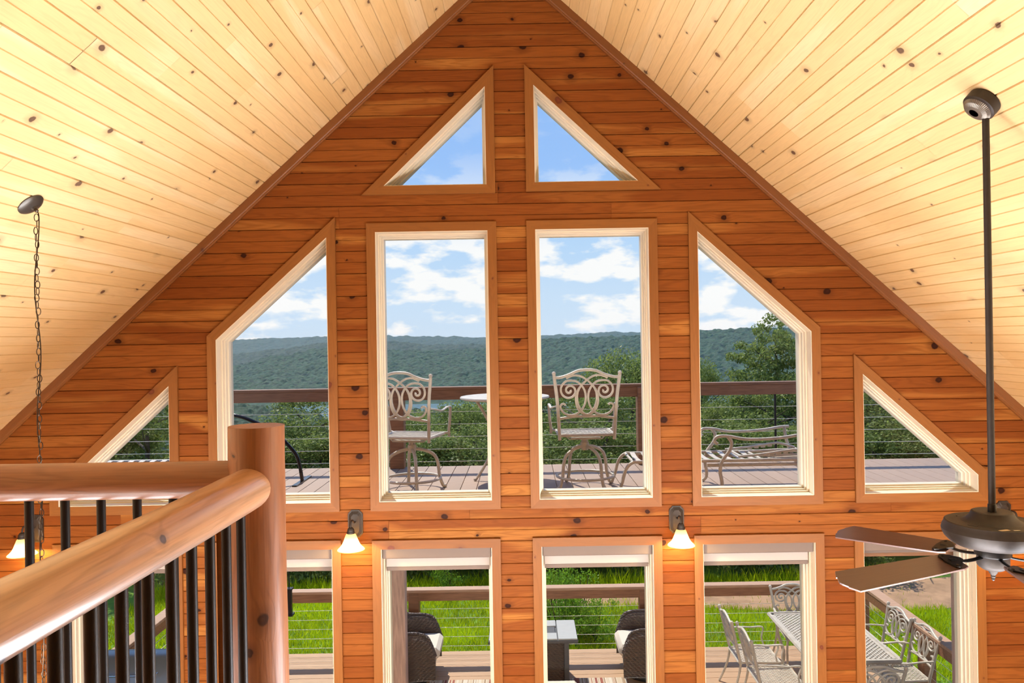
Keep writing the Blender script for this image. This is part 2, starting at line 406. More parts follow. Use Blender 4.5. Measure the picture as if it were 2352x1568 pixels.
# straighten verticals and horizontals that differ only by reading error
for w in OPEN:
    for i in range(len(w)):
        j = (i + 1) % len(w)
        if abs(w[i][0] - w[j][0]) < .035: m = (w[i][0] + w[j][0]) / 2; w[i] = (m, w[i][1]); w[j] = (m, w[j][1])
        if abs(w[i][1] - w[j][1]) < .035: m = (w[i][1] + w[j][1]) / 2; w[i] = (w[i][0], m); w[j] = (w[j][0], m)
wall = MB()
for y in (DW + .012, DW + .235):
    polys = [GABLE]
    for w in OPEN: polys = subtract(polys, w)
    for p in polys: wall.add([(a, y, b) for a, b in p], [tuple(range(len(p)))])
wall = tag(wall.build('wall_front', M_WALL, smooth=False), kind='structure')
PITCH = .1694; Z0 = EZ + .675
GV, GD = .0045, .0075                      # half groove width, depth
def strips(z):
    h = PITCH / 2
    return [(z, z + GV, GD * 1.3, 0), (z + GV, z + h - GV * .8, 0, 0), (z + h - GV * .8, z + h, 0, GD * .8), (z + h, z + h + GV * .8, GD * .8, 0), (z + h + GV * .8, z + PITCH - GV, 0, 0), (z + PITCH - GV, z + PITCH, 0, GD * 1.3)]
for k in range(-20, 14):
    zb = Z0 + k * PITCH
    if zb < 1.35 or zb > RZ - .03: continue
    cuts = []
    for w in OPEN:                          # does this window cut the whole board?
        lo = [p for p in inside([[(-9, zb), (9, zb), (9, zb + .001), (-9, zb + .001)]], w)]
        hi = [p for p in inside([[(-9, zb + PITCH - .001), (9, zb + PITCH - .001), (9, zb + PITCH), (-9, zb + PITCH)]], w)]
        if lo and hi:
            a = max(min(q[0] for q in lo[0]), min(q[0] for q in hi[0])); b = min(max(q[0] for q in lo[0]), max(q[0] for q in hi[0]))
            if b > a: cuts.append((a + b) / 2)
    ends = [-HALF - 1] + sorted(cuts) + [HALF + 1]; joints = []
    for a, b in zip(ends, ends[1:]):
        a, b = max(a, -min(HALF, (RZ - zb) / SL)), min(b, min(HALF, (RZ - zb) / SL))
        if b - a > 2.2:
            t = a + rnd.uniform(.7, 1.9)
            while t < b - .5: joints.append(t); t += rnd.uniform(1.6, 3.4)
    segs = sorted(ends + joints)
    pieces = {}
    for (a, b, da, db) in strips(zb):
        polys = inside([[(-9, a), (9, a), (9, b), (-9, b)]], GABLE)
        for w in OPEN: polys = subtract(polys, inset(w, -.004))
        for j in joints: polys = [q for p in polys for q in (clip(p, 1, 0, j - .0008), clip(p, -1, 0, -j - .0008)) if len(q) > 2 and area(q) > 1e-6]
        for p in polys:
            cx = sum(q[0] for q in p) / len(p)
            s = sum(1 for e in segs if e < cx)
            pieces.setdefault(s, []).append((p, a, b, da, db))
    for s, ps in pieces.items():
        if sum(area(p[0]) for p in ps) < .004: continue
        xs = [q[0] for p in ps for q in p[0]]; cx, cz = (min(xs) + max(xs)) / 2, zb + PITCH / 2
        off = rnd.uniform(-.0012, .0012)
        mb = MB()
        for p, a, b, da, db in ps:
            mb.add([(x - cx, off + da + (db - da) * (z - a) / (b - a), z - cz) for x, z in p], [tuple(range(len(p)))])
        mb.build('plank', M_WALL, wall, smooth=False, loc=(cx, DW - .0015, cz))
# ceiling: two slopes of boards
ceil = MB()
for sx in (-1, 1):
    e = RX + sx * (HALF + .5); T = .03
    ceil.add([(RX, -4, RZ + T), (RX, DW + .9, RZ + T), (e, DW + .9, roofz(e) + T), (e, -4, roofz(e) + T)], [(0, 1, 2, 3)])
ceil = tag(ceil.build('ceiling', M_CEIL, smooth=False), kind='structure')
CA, SA = 1 / LN, SL / LN
SMAX = (HALF) * LN
for sx, s0 in ((-1, .136 - PITCH), (1, .103 - PITCH)):
    ex, ez = Vector((0, 1, 0)), Vector((sx * CA, 0, -SA)); ey = ez.cross(ex); dsg = 1 if sx > 0 else -1
    s = s0
    while s < SMAX:
        y = 2.0; ys = [y]; 
        t = y + rnd.uniform(.3, 2.6)
        while t < DW - .35: ys.append(t); t += rnd.uniform(1.2, 3.0)
        ys.append(DW + .02)
        for ya, yb in zip(ys, ys[1:]):
            off = rnd.uniform(-.001, .001); L_ = yb - ya - .0012; mb = MB()
            for (a, b, da, db) in strips(0):
                if s + b <= 0: continue
                a2 = max(a, -s)
                mb.add([(-L_ / 2, dsg * (da + off), a2 - PITCH / 2), (L_ / 2, dsg * (da + off), a2 - PITCH / 2), (L_ / 2, dsg * (db + off), b - PITCH / 2), (-L_ / 2, dsg * (db + off), b - PITCH / 2)], [(0, 1, 2, 3)])
            o = Vector((RX, (ya + yb) / 2, RZ)) + ez * (s + PITCH / 2)
            M = Matrix(((ex.x, ey.x, ez.x, o.x), (ex.y, ey.y, ez.y, o.y), (ex.z, ey.z, ez.z, o.z), (0, 0, 0, 1)))
            link('plank', mb.mesh('plank', M_CEIL, False), ceil, M=M)
        s += PITCH
# rake trim boards where wall meets ceiling
for sx, nm in ((-1, 'trim_1'), (1, 'trim_2')):
    d = Vector((sx * CA, 0, -SA)); nrm = Vector((-sx * SA, 0, -CA)); mb = MB()      # nrm: down into the room
    prof = [(0, .0), (0, .030), (.052, .030), (.058, .024), (.066, .024), (.071, .017), (.071, 0)]
    o0 = Vector((RX, DW, RZ)); L_ = HALF * LN
    vs = []
    for t in (0, L_):
        for w, th in prof:
            tt = t if t else w * SL
            vs.append(d * tt + nrm * w + Vector((0, -th, 0)))
    n = len(prof)
    mb.add(vs, [tuple(range(n)), tuple(range(2 * n - 1, n - 1, -1))] + [(i, (i + 1) % n, n + (i + 1) % n, n + i) for i in range(n)])
    M = Matrix(((d.x, 0, nrm.x, 0), (0, 1, 0, 0), (d.z, 0, nrm.z, 0), (0, 0, 0, 1)))
    Mi = M.inverted(); me = MB(); me.add([Mi @ Vector(v) for v in mb.v], mb.f)
    tag(link(nm, me.mesh(nm, M_RAKE, False), M=Matrix.Translation(o0) @ M), kind='structure')
# floors and outer walls
fl = MB(); fl.box((0, .9, -.06), (2 * HALF, 10.2, .12)); tag(fl.build('floor', mat('oak_floor', (.36, .20, .09, 1), .35, coat=.3, var=(5, .2, (1, 9, 1))), smooth=False), kind='structure')
for sx, nm in ((-1, 'wall_left'), (1, 'wall_right')):
    mb = MB(); mb.box((sx * (HALF + .06), .9, (roofz(HALF) + .1) / 2), (.12, 10.2, roofz(HALF) + .1)); tag(mb.build(nm, M_WALL, smooth=False), kind='structure')
mb = MB(); mb.prism(GABLE, lambda a, b: (a, -4.0, b), lambda a, b: (a, -4.1, b)); tag(mb.build('wall_back', M_WALL, smooth=False), kind='structure')
mb = MB(); mb.box((1.9, -.8, EZ - 1.56 - .13), (5.6, 6.3, .26)); mb.box((-2.8, 2.57, EZ - 1.56 - .13), (3.84, .5, .26))  # unseen ledge below the far rail, widened to shade it from the fill beneath
tag(mb.build('loft_floor', mat('loft_pine', (.5, .27, .11, 1), .35, coat=.3, var=(5, .15, (1, 9, 1))), smooth=False), kind='structure')
# windows
def window(i, poly, shade):
    w = empty('window_%d' % i); tag(w, kind='structure')
    cx = sum(p[0] for p in poly) / len(poly); cz = sum(p[1] for p in poly) / len(poly)
    w.location = (cx, DW, cz)
    loc = [(x - cx, z - cz) for x, z in poly]; n = len(loc)
    out = inset(loc, -.066); inn = inset(loc, -.0004)
    for e in range(n):                       # mitred casing boards
        f = (e + 1) % n; a, b = Vector((loc[e][0], 0, loc[e][1])), Vector((loc[f][0], 0, loc[f][1]))
        d = (b - a).normalized(); nz = Vector((d.z, 0, -d.x))       # outward
        q = [inn[e], inn[f], out[f], out[e]]
        M = Matrix(((d.x, 0, nz.x, a.x), (0, 1, 0, 0), (d.z, 0, nz.z, a.z), (0, 0, 0, 1))); Mi = M.inverted()
        qq = [Mi @ Vector((x, 0, z)) for x, z in q]
        if i > 8 and max(poly[e][1], poly[f][1]) < 1: continue
        th = -.036 if i > 8 and min(poly[e][1], poly[f][1]) > 2 else -.021
        mb = MB(); mb.prism([(v.x, v.z) for v in qq], lambda x, z, th=th: (x, th, z), lambda x, z: (x, .0, z))
        link('casing', mb.mesh('casing', M_TRIM, False), w, M=M)
    def ring(name, o1, o2, y0, y1, m):
        A, B = inset(loc, o1), inset(loc, o2); mb = MB()
        for e in range(n):
            f = (e + 1) % n
            mb.add([(A[e][0], y0, A[e][1]), (A[f][0], y0, A[f][1]), (B[f][0], y0, B[f][1]), (B[e][0], y0, B[e][1]),
                    (A[e][0], y1, A[e][1]), (A[f][0], y1, A[f][1]), (B[f][0], y1, B[f][1]), (B[e][0], y1, B[e][1])],
                   [(0, 1, 2, 3), (4, 7, 6, 5), (3, 2, 6, 7), (0, 4, 5, 1)])
        return mb.build(name, m, w, smooth=False)
    ring('jamb', 0, .0045, -.016, .25, M_CREAM)
    ring('sash_stop', .0045, .013, .082, .25, M_CREAM)
    ring('frame', .013, .022, .118, .245, M_VINYL)
    ring('sash', .022, .034, .155, .235, M_VINYL)
    pn = inset(loc, .032); mb = MB(); mb.add([(x, .195, z) for x, z in pn], [tuple(range(n))]); mb.build('pane', M_GLASS, w, smooth=False)
for i, p in enumerate(OPEN): window(i + 1, p, i > 7)
# roller shades in the tall windows
names = ['tall window behind the loft balusters', 'tall window beside the log newel post', 'tall window showing the left wicker armchair', 'tall window showing the slatted table', 'tall window showing the patio dining table', 'tall window behind the fan blades']
for k, p in enumerate(OPEN[8:]):
    x0, x1, zt = min(q[0] for q in p), max(q[0] for q in p), max(q[1] for q in p)
    wd = x1 - x0; t = empty('roller_shade', ((x0 + x1) / 2, DW, zt))
    tag(t, 'beige roller shade atop the ' + names[k], 'window shade', 'roller shades in the tall windows')
    drop = .165 if k < 5 else .09
    mb = MB(); mb.cbox((0, .045, -.042), (wd - .012, .075, .083), .006); mb.build('cassette', M_CASS, t, smooth=False)
    mb = MB(); mb.box((0, .078, -.083 - (drop - .083) / 2), (wd - .05, .003, drop - .08)); mb.build('fabric', M_SHADE, t, smooth=False)
    mb = MB(); mb.cbox((0, .078, -drop - .012), (wd - .05, .012, .03), .003); mb.build('hem_bar', M_CASS, t, smooth=False)
    mb = MB()
    for dx in (0, .012):
        z = -.08
        while z > -1.5: mb.ball((wd / 2 - .02 + dx, .03, z), .0019, 4); z -= .0085
    mb.build('bead_chain', M_VINYL, t)
# ---------------------------------------------------------------- loft railing of peeled logs
LF = EZ - 1.56
rail = empty('log_railing', (-.853, 2.46, LF)); tag(rail, 'peeled log loft railing with black round balusters and newel post', 'railing')
def log(name, p, q, r0, r1, mt, seed, n=28, m=26, bow=.004, parent=rail):
    p, q = Vector(p), Vector(q); L_ = (q - p).length; pts, rs = [], []
    vs, fs = [], []
    for i in range(m + 1):
        t = i / m; r = r0 + (r1 - r0) * t
        for k in range(n):
            a = 2 * PI * k / n
            rr = r * (1 + .035 * noise.noise(Vector((t * L_ * 2.6, math.cos(a) * .9 + seed, math.sin(a) * .9))) + .012 * noise.noise(Vector((t * L_ * 11, math.cos(a) * 2 + seed, math.sin(a) * 2))))
            vs.append((t * L_ - L_ / 2, rr * math.cos(a) + bow * math.sin(t * PI * 2), rr * math.sin(a)))
        for k in range(n):
            if i < m: fs.append((i * n + k, i * n + (k + 1) % n, (i + 1) * n + (k + 1) % n, (i + 1) * n + k))
    fs += [tuple(range(n - 1, -1, -1)), tuple(m * n + k for k in range(n))]
    mb = MB(); mb.add(vs, fs)
    d = (q - p).normalized(); M = Matrix.Translation((p + q) / 2) @ d.to_track_quat('X', 'Z').to_matrix().to_4x4()
    return link(name, mb.mesh(name, mt, True, 50), parent, M=M)
log('newel_post', (0, 0, 0), (0, 0, 1.295), .091, .086, M_LOG, 3.1)
mb = MB(); mb.box((-.128, .03, .36), (.022, .03, 1.5)); mb.build('side_stile', M_TRIM, rail, smooth=False)
log('top_rail', (.0, -.02, 1.108), (.0, -2.3, 1.125), .064, .060, M_LOG2, 7.7, m=40)
log('top_rail', (-.04, 0, 1.127), (-2.6, 0, 1.127), .0575, .0605, M_LOG, 1.3, m=40)
log('bottom_rail', (.0, -.02, .12), (.0, -2.3, .12), .05, .05, M_LOG, 5.7, n=16)
log('bottom_rail', (-.04, 0, .12), (-2.6, 0, .12), .05, .05, M_LOG, 9.3, n=16)
bm = MB(); bm.tube([(0, 0, .12), (0, 0, 1.1)], .0137, 14); bme = bm.mesh('baluster', M_BLACK)
for k in range(18): link('baluster', bme, rail, (0, -.147 - .1148 * k, 0))
for k in range(-8, 7):
    x = -1.581 + .1148 * k + .853
    if x < -.1: link('baluster', bme, rail, (x, 0, 0))
# ---------------------------------------------------------------- chandelier chain
cz_ = EZ + .709; cpos = Vector((-2.454, 3.867, 0)); cpos.z = roofz(cpos.x)
ch = empty('chandelier', cpos); tag(ch, 'chandelier hanging on a long dark chain from the sloping ceiling', 'chandelier')
nrmL = Vector((SA, 0, -CA)); Q = nrmL.to_track_quat('Z', 'Y').to_matrix().to_4x4()
mb = MB(); mb.lathe([(.066, .0), (.066, .006), (.058, .014), (.04, .022), (.014, .027), (.010, .036)], 28, Q); mb.build('canopy', M_PEWTER, ch)
mb = MB(); mb.lathe([(.009, 0), (.009, .02), (.004, .024)], 10, Q @ Matrix.Translation((0, 0, .03))); mb.build('canopy_nut', M_CHAIN, ch)
st = nrmL * .045
mb = MB(); mb.tube([(.0100 * math.cos(a), 0, .019 * math.sin(a)) for a in [2 * PI * i / 14 for i in range(14)]], .0021, 6, closed=True); lme = mb.mesh('chain_link', M_CHAIN)
n_l = 70; top = Vector((.028, 0, st.z - .02)); pitch = .0336
for k in range(n_l):
    o = link('chain_link', lme, ch, (top.x + .0025 * math.sin(k * 1.9), .0025 * math.cos(k * 1.3), top.z - .015 - k * pitch)); o.rotation_euler = (0, 0, (PI / 2 if k % 2 else 0) + .5 * math.sin(k * 2.7) + .35)
zend = top.z - .015 - n_l * pitch
wp = [(top.x + .009 * math.sin(k * .55 + 1), .009 * math.cos(k * .6), top.z - k * .06) for k in range(int(-(zend - top.z) / .06) + 1)] + [(top.x, 0, zend - .06)]
mb = MB(); mb.tube(spline([st * .9] + wp, 4), .0028, 6); mb.build('cord', M_CHAIN, ch)
mb = MB(); mb.tube([(top.x + .026 * math.cos(a), 0, zend - .012 + .026 * math.sin(a)) for a in [2 * PI * i / 20 for i in range(20)]], .0022, 6, closed=True); mb.build('loop', M_CHAIN, ch)
mb = MB(); mb.lathe([(.005, .0), (.008, -.006), (.010, -.018), (.026, -.03), (.030, -.045), (.022, -.06), (.012, -.075), (.012, -.35), (.03, -.38), (.004, -.42)], 20, Matrix.Translation((top.x, 0, zend - .036))); mb.build('stem', M_PEWTER, ch)
# ---------------------------------------------------------------- ceiling fan
fx, fy = 2.018, 3.337
fan = empty('ceiling_fan', (fx, fy, EZ - .786)); tag(fan, 'bronze ceiling fan with walnut blades on a long downrod', 'ceiling fan')
ctop = Vector((0, 0, roofz(fx) - (EZ - .786)))
nrmR = Vector((-SA, 0, -CA)); Q = Matrix.Translation(ctop) @ (nrmR).to_track_quat('Z', 'Y').to_matrix().to_4x4()
mb = MB(); mb.lathe([(.066, 0), (.071, .004), (.071, .046), (.066, .05), (.064, .054)], 40, Q); cn = mb.build('canopy', M_BRONZE, fan)
prof = [(.064, .052), (.052, .066), (.036, .074), (.021, .077)]
mb = MB(); N_ = 96; vs, fs = [], []
for i, (r, z) in enumerate(prof):
    for k in range(N_):
        d = (.0016 if k % 2 else -.0016) * (1 if i < 2 else 0); vs.append((r * math.cos(2 * PI * k / N_), r * math.sin(2 * PI * k / N_), z + d))
for i in range(len(prof) - 1):
    for k in range(N_): fs.append((i * N_ + k, i * N_ + (k + 1) % N_, (i + 1) * N_ + (k + 1) % N_, (i + 1) * N_ + k))
mb.add(vs, fs, Q); mb.build('canopy_dome', mat('aged_pewter', (.20, .18, .15, 1), .4, .7), cn, ang=20)
mb = MB(); mb.tube([(0, 0, .0), (0, 0, ctop.z - .03)], .0142, 18); mb.build('downrod', M_BRONZE, fan)
mb = MB(); mb.lathe([(.0175, 0), (.0175, .032), (.0155, .036)], 20); mb.build('coupling', M_BLACK, fan)
mb = MB(); mb.lathe([(.02, .002), (.074, .006), (.081, .003), (.084, -.004), (.090, -.016), (.103, -.030), (.119, -.039), (.125, -.0405), (.172, -.041), (.180, -.039), (.186, -.042), (.187, -.049), (.193, -.06), (.198, -.077), (.196, -.09), (.187, -.108), (.170, -.126), (.148, -.140), (.12, -.147), (.072, -.148)], 56); mt_ = mb.build('motor_housing', M_BRONZE, fan, ang=22)
for a in (2.0, 3.5, 4.3, 5.1, 5.9):
    mb = MB(); mb.tube([(.143 * math.cos(a + k * .055), .143 * math.sin(a + k * .055), -.0405) for k in range(6)], .0042, 6, flat=.5); mb.build('vent_slot', M_BLACK, mt_)
mb = MB(); mb.box((0, 0, 0), (.045, .018, .0006), Matrix.Translation((-.045, -.155, -.0395)) @ Matrix.Rotation(.28, 4, 'Z')); mb.build('sticker', mat('tan_sticker', (.55, .42, .28, 1), .6), mt_, smooth=False)
mb = MB(); mb.box((0, 0, 0), (.026, .010, .0006), Matrix.Translation((.005, -.160, -.0395))); mb.build('sticker', mat('pale_sticker', (.5, .45, .38, 1), .6), mt_, smooth=False)
mb = MB(); mb.lathe([(.07, -.146), (.072, -.15), (.072, -.182), (.066, -.188)], 36); mb.build('hub', M_BLACK, fan)
mb = MB(); mb.lathe([(.062, -.186), (.0635, -.2), (.0635, -.226), (.058, -.235), (.04, -.247), (.02, -.252), (.016, -.262), (.009, -.272), (.010, -.278), (.006, -.284), (.0075, -.290), (.002, -.297)], 32); mb.build('switch_cup', M_BRONZE, fan)
# blade (local x outwards)
r0, r1 = .178, .735; outl = [(r0, -.052), (r0 + .03, -.064), (.35, -.070), (.57, -.076), (0.7260, -.080), (0.7440, -.052), (0.7515, -.040), (0.7480, -.037), (0.7600, -.012), (0.7630, 0), (0.7600, .012), (0.7480, .037), (0.7515, .040), (0.7440, .052), (0.7260, .080), (.57, .076), (.35, .070), (r0 + .03, .064), (r0, .052)]
bl = MB(); bl.prism(outl, lambda x, y: (x - .45, .0035, y), lambda x, y: (x - .45, -.0035, y)); blme = bl.mesh('blade', M_BLADE, False)
ir = MB()
ir.tube(spline([(.055, 0, .0), (.10, 0, -.004), (.15, 0, -.002), (.20, 0, .012), (.225, 0, .014)], 4), [.011] * 8 + [.010] * 9, 8, flat=.5)
ir.prism([(.165, -.008), (.21, -.052), (.226, -.058), (.24, -.05), (.243, -.03), (.247, 0), (.243, .03), (.24, .05), (.226, .058), (.21, .052), (.165, .008)], lambda x, y: (x, y, .0145), lambda x, y: (x, y, .0065))
irme = ir.mesh('blade_iron', M_BLACK, True)
sc_ = MB(); sc_.lathe([(.006, 0), (.006, .002), (.003, .0035)], 10); scme = sc_.mesh('screw', M_BRONZE)
for k in range(5):
    th = math.radians(122 + 72 * k)
    R_ = Matrix.Translation((0, 0, -.186)) @ Matrix.Rotation(th, 4, 'Z') @ Matrix.Rotation(math.radians(4.0), 4, 'Y') @ Matrix.Rotation(math.radians(-12), 4, 'X')
    io = link('blade_iron', irme, fan, M=R_)
    for q in ((.225, -.042), (.225, .042), (.205, 0)): link('screw', scme, io, (q[0], q[1], .0145))
    # blade local: x along, z across, y thickness
    B = R_ @ Matrix.Translation((.45, 0, .003)) @ Matrix.Rotation(-PI / 2, 4, 'X')
    link('blade', blme, fan, M=B)
# ---------------------------------------------------------------- wall sconces
def shade_mat():
    m = bpy.data.materials.new('amber_glass'); m.use_nodes = True; nt = m.node_tree; nt.nodes.clear(); N = nt.nodes.new; L = nt.links.new
    o = N('ShaderNodeOutputMaterial'); t = N('ShaderNodeBsdfTranslucent'); t.inputs[0].default_value = (.50, .36, .17, 1)
    d = N('ShaderNodeBsdfPrincipled'); d.inputs['Base Color'].default_value = (.85, .7, .45, 1); d.inputs['Roughness'].default_value = .3
    mx = N('ShaderNodeMixShader'); mx.inputs[0].default_value = .3; L(t.outputs[0], mx.inputs[1]); L(d.outputs[0], mx.inputs[2])
    e = N('ShaderNodeEmission'); e.inputs[0].default_value = (1, .72, .32, 1); e.inputs[1].default_value = .25
    ad = N('ShaderNodeAddShader'); L(mx.outputs[0], ad.inputs[0]); L(e.outputs[0], ad.inputs[1]); L(ad.outputs[0], o.inputs[0]); return m
M_AMBER = shade_mat()
mb_ = bpy.data.materials.new('bulb_glow'); mb_.use_nodes = True; b_ = mb_.node_tree.nodes['Principled BSDF']; b_.inputs['Emission Color'].default_value = (1, .85, .6, 1); b_.inputs['Emission Strength'].default_value = 5
def oct_plate(w, h, c): # plate with cut concave corners
    pts = []
    for sx, sz in ((1, 1), (-1, 1), (-1, -1), (1, -1)):
        cx, cz = sx * w, sz * h; arc = []
        for k in range(5):
            a = PI / 2 * k / 4; arc.append((cx - sx * c * math.cos(a) * 1.0, cz - sz * c * math.sin(a)))
        # from side to top
        side, topp = (cx, cz - sz * c * 1.3), (cx - sx * c, cz)
        seq = [side, (cx - sx * c * .35, cz - sz * c * .75), (cx - sx * c * .8, cz - sz * c * .45), topp]
        pts += seq if sx * sz > 0 else seq[::-1]
    return pts
def sconce(px, py, label):
    (x, z) = WX(px, py); t = empty('wall_sconce', (x, DW, z)); tag(t, label, 'wall lamp', 'wall sconces between the window rows')
    P1, P2 = oct_plate(.056, .103, .024), oct_plate(.048, .094, .022); P3 = [(a * .62, b * .78) for a, b in P2]
    mb = MB(); mb.prism(P1, lambda a, b: (a, -.012, b), lambda a, b: (a, 0, b)); bp = mb.build('backplate', M_BRONZE, t, smooth=False)
    mb = MB(); n = len(P2); mb.add([(a, -.012, b) for a, b in P2] + [(a, -.024, b) for a, b in P3], [tuple(n + i for i in range(n))] + [(i, (i + 1) % n, n + (i + 1) % n, n + i) for i in range(n)]); mb.build('raised_panel', M_BRONZE, bp, smooth=False)
    mb = MB(); mb.tube(spline([(0, -.02, .015), (0, -.06, .02), (0, -.10, .045), (0, -.145, .05), (0, -.165, .03), (0, -.168, .0)], 5), .0065, 10); mb.build('arm', M_BRONZE, t)
    T = Matrix.Translation((0, -.168, -.0))
    mb = MB(); mb.lathe([(.012, .01), (.018, .006), (.024, -.004), (.026, -.012), (.026, -.02), (.030, -.024), (.030, -.034), (.026, -.036)], 24, T); mb.build('socket_cup', M_BRONZE, t)
    pr = [(.030, -.034), (.036, -.042), (.043, -.06), (.050, -.08), (.058, -.10), (.068, -.118), (.082, -.134), (.096, -.146), (.099, -.151)]
    mb = MB(); mb.lathe(pr, 40, T, cap=False); mb.build('glass_shade', M_AMBER, t)
    mb = MB(); mb.ball((0, -.168, -.09), .026, 10); mb.build('bulb', mb_, t)
    lamp('sconce_light', 'POINT', (x, DW - .168, z - .135), 13, (1, .66, .27), .03)
sconce(84, 1213, 'lit bronze wall sconce behind the balusters and chain')
sconce(817, 1201.5, 'lit bronze wall sconce with amber bell shade beside the log newel post')
sconce(1553.5, 1192, 'lit bronze wall sconce with amber bell shade above the patio dining table window')
sconce(2303, 1181, 'lit bronze wall sconce half hidden behind the ceiling fan motor')
# ---------------------------------------------------------------- decks
DU = EZ - 1.56                     # upper deck level
Y0, YU, YL = DW + .25, 9.50, 10.67
def deck(name, z, x0, x1, y0, y1, w, along_y, m):
    r = empty(name, ((x0 + x1) / 2, (y0 + y1) / 2, z)); tag(r, kind='structure')
    lx, ly = (w - .006, y1 - y0) if along_y else (x1 - x0, w - .006)
    mb = MB(); mb.cbox((0, 0, -.0125), (lx, ly, .025), .002)
    me = mb.mesh('plank', m, False)
    n = int(((x1 - x0) if along_y else (y1 - y0)) / w)
    for k in range(n):
        p = (-(x1 - x0) / 2 + (k + .5) * w, 0, 0) if along_y else (0, (y1 - y0) / 2 - (k + .5) * w, 0)
        link('plank', me, r, p)
    mb = MB()
    if along_y:
        for k in range(5): mb.box((0, -(y1 - y0) / 2 + .1 + k * (y1 - y0 - .2) / 4, -.125), (x1 - x0, .045, .20))
    else:
        k = x0 + .1
        while k < x1: mb.box((k - (x0 + x1) / 2, 0, -.125), (.045, y1 - y0 - .01, .20)); k += .6
    mb.build('joist', M_RAIL, r, smooth=False); return r
deck('upper_deck', DU, -6.552, 6.552, Y0, YU, .168, True, M_DECK_U)
deck('lower_deck', 0, -4.72, 4.72, Y0, YL, .160, False, M_DECK_L)
def post_me(h, w=.14):
    mb = MB(); mb.cbox((0, 0, h / 2), (w, w, h), .008); return mb.mesh('post', M_RAIL, False)
def cable(parent, p, q):
    mb = MB(); mb.tube([p, q], .0031, 6); mb.build('cable', M_CABLE, parent)
def xpx(px, py, y): return P(px, py, y).x
# upper railing
ur = empty('deck_railing', (0, YU - .06, DU)); tag(ur, 'brown timber upper deck railing with horizontal steel cables', 'railing')
mb = MB(); mb.cbox((0, 0, .962), (13.1, .14, .036), .004); mb.build('cap_board', M_RAIL, ur, smooth=False)
mb = MB(); mb.cbox((0, -.045, .885), (13.1, .038, .118), .003); mb.build('top_board', M_RAIL, ur, smooth=False)
pm = post_me(.942, .175); pm2 = post_me(.942, .10)
for x in (-6.4, -1.545, 1.47, 6.4): link('post', pm, ur, (x, 0, 0))
mb = MB(); mb.cbox((0, -.0, .47), (.022, .03, .93), .002); mb.build('picket', M_BLACK, ur, smooth=False, loc=(xpx(1777, 960, YU), 0, 0))
for k in range(6): cable(ur, (-6.5, 0, .068 + .1515 * k), (6.5, 0, .068 + .1515 * k))
# porch posts under the upper deck
for x in (-1.54,):
    mb = MB(); mb.cbox((0, 0, (DU - .23) / 2), (.185, .185, DU - .23), .012); o = mb.build('porch_post', mat('weathered_post', (.56, .38, .31, 1), .7, var=(7, .25, (6, 6, .6))) if x == -1.54 else bpy.data.materials['weathered_post'], smooth=False, loc=(x, 9.25, 0))
    tag(o, {-1.54: 'weathered timber porch post beside the left wicker armchair'}[x], 'post')
mb = MB(); mb.box((0, YU - .12, DU - .14), (13.1, .12, .23)); tag(mb.build('deck_beam', M_RAIL, smooth=False), kind='structure')
# lower railing (three sides)
lr = empty('patio_railing', (0, YL - .07, 0)); tag(lr, 'brown timber lower deck railing with horizontal steel cables', 'railing')
XS = 4.60; CAPZ = .875
mb = MB(); mb.cbox((0, 0, CAPZ), (2 * XS + .16, .15, .038), .004); mb.build('cap_board', M_RAILCAP, lr, smooth=False)
mb = MB(); mb.cbox((0, -.05, CAPZ - .075), (2 * XS, .038, .112), .003); mb.build('top_board', M_RAIL, lr, smooth=False)
pm3 = post_me(CAPZ - .02, .145)
for x in (-XS, xpx(954, 1420, YL), xpx(1478, 1420, YL), XS): link('post', pm3, lr, (x, 0, 0))
for z in (.10, .228, .356, .484, .612): cable(lr, (-XS, 0, z), (XS, 0, z))
for sx in (-1, 1):
    y1 = Y0 + .05 - (YL - .07)
    mb = MB(); mb.cbox((sx * XS, (y1 + .075) / 2, CAPZ + .001), (.15, -y1 + .0, .038), .004); mb.build('side_cap_board', M_RAILCAP, lr, smooth=False)
    mb = MB(); mb.cbox((sx * (XS - .05), y1 / 2, CAPZ - .075), (.038, -y1, .112), .003); mb.build('side_top_board', M_RAIL, lr, smooth=False)
    for yy in (-1.7, -3.4): link('post', pm3, lr, (sx * XS, yy, 0))
    for z in (.10, .228, .356, .484, .612): cable(lr, (sx * XS, y1, z), (sx * XS, 0, z))
mb = MB(); mb.cbox((0, 0, 1.25), (.089, .089, 2.5), .006); o = mb.build('corner_post', bpy.data.materials['weathered_post'], smooth=False, loc=(4.56, 8.18, 0)); tag(o, 'slim square timber post beside the far wide window jamb', 'post')
# ---------------------------------------------------------------- cast aluminium furniture
def scroll_curves():
    "back pattern in read-off units, centred on x = 0 (u right, w up)"
    cx, cy_ = 562, 880; c1 = []
    C = (366, 332)
    for i in range(30):
        t = i / 29; a = math.radians(20 - t * 640); r = 12 + 98 * t ** 1.15
        c1.append((C[0] + r * math.cos(a), C[1] - r * math.sin(a) * 1.02))
    c1 += [(430, 225), (490, 262), (535, 330), (549, 410), (535, 495), (490, 565), (430, 603), (360, 608), (300, 580), (265, 525), (272, 490), (300, 480), (322, 497)]
    c2 = [(330, 195), (400, 165), (480, 168), (555, 210), (625, 275), (672, 350), (688, 440), (672, 520), (635, 575), (575, 604), (525, 590), (480, 530), (452, 440), (458, 350), (490, 285)]
    f = lambda c, s: [((x - cx) * s, cy_ - y) for x, y in c]
    return [f(c1, 1), f(c1, -1), f(c2, 1), f(c2, -1)]
CURV = scroll_curves()
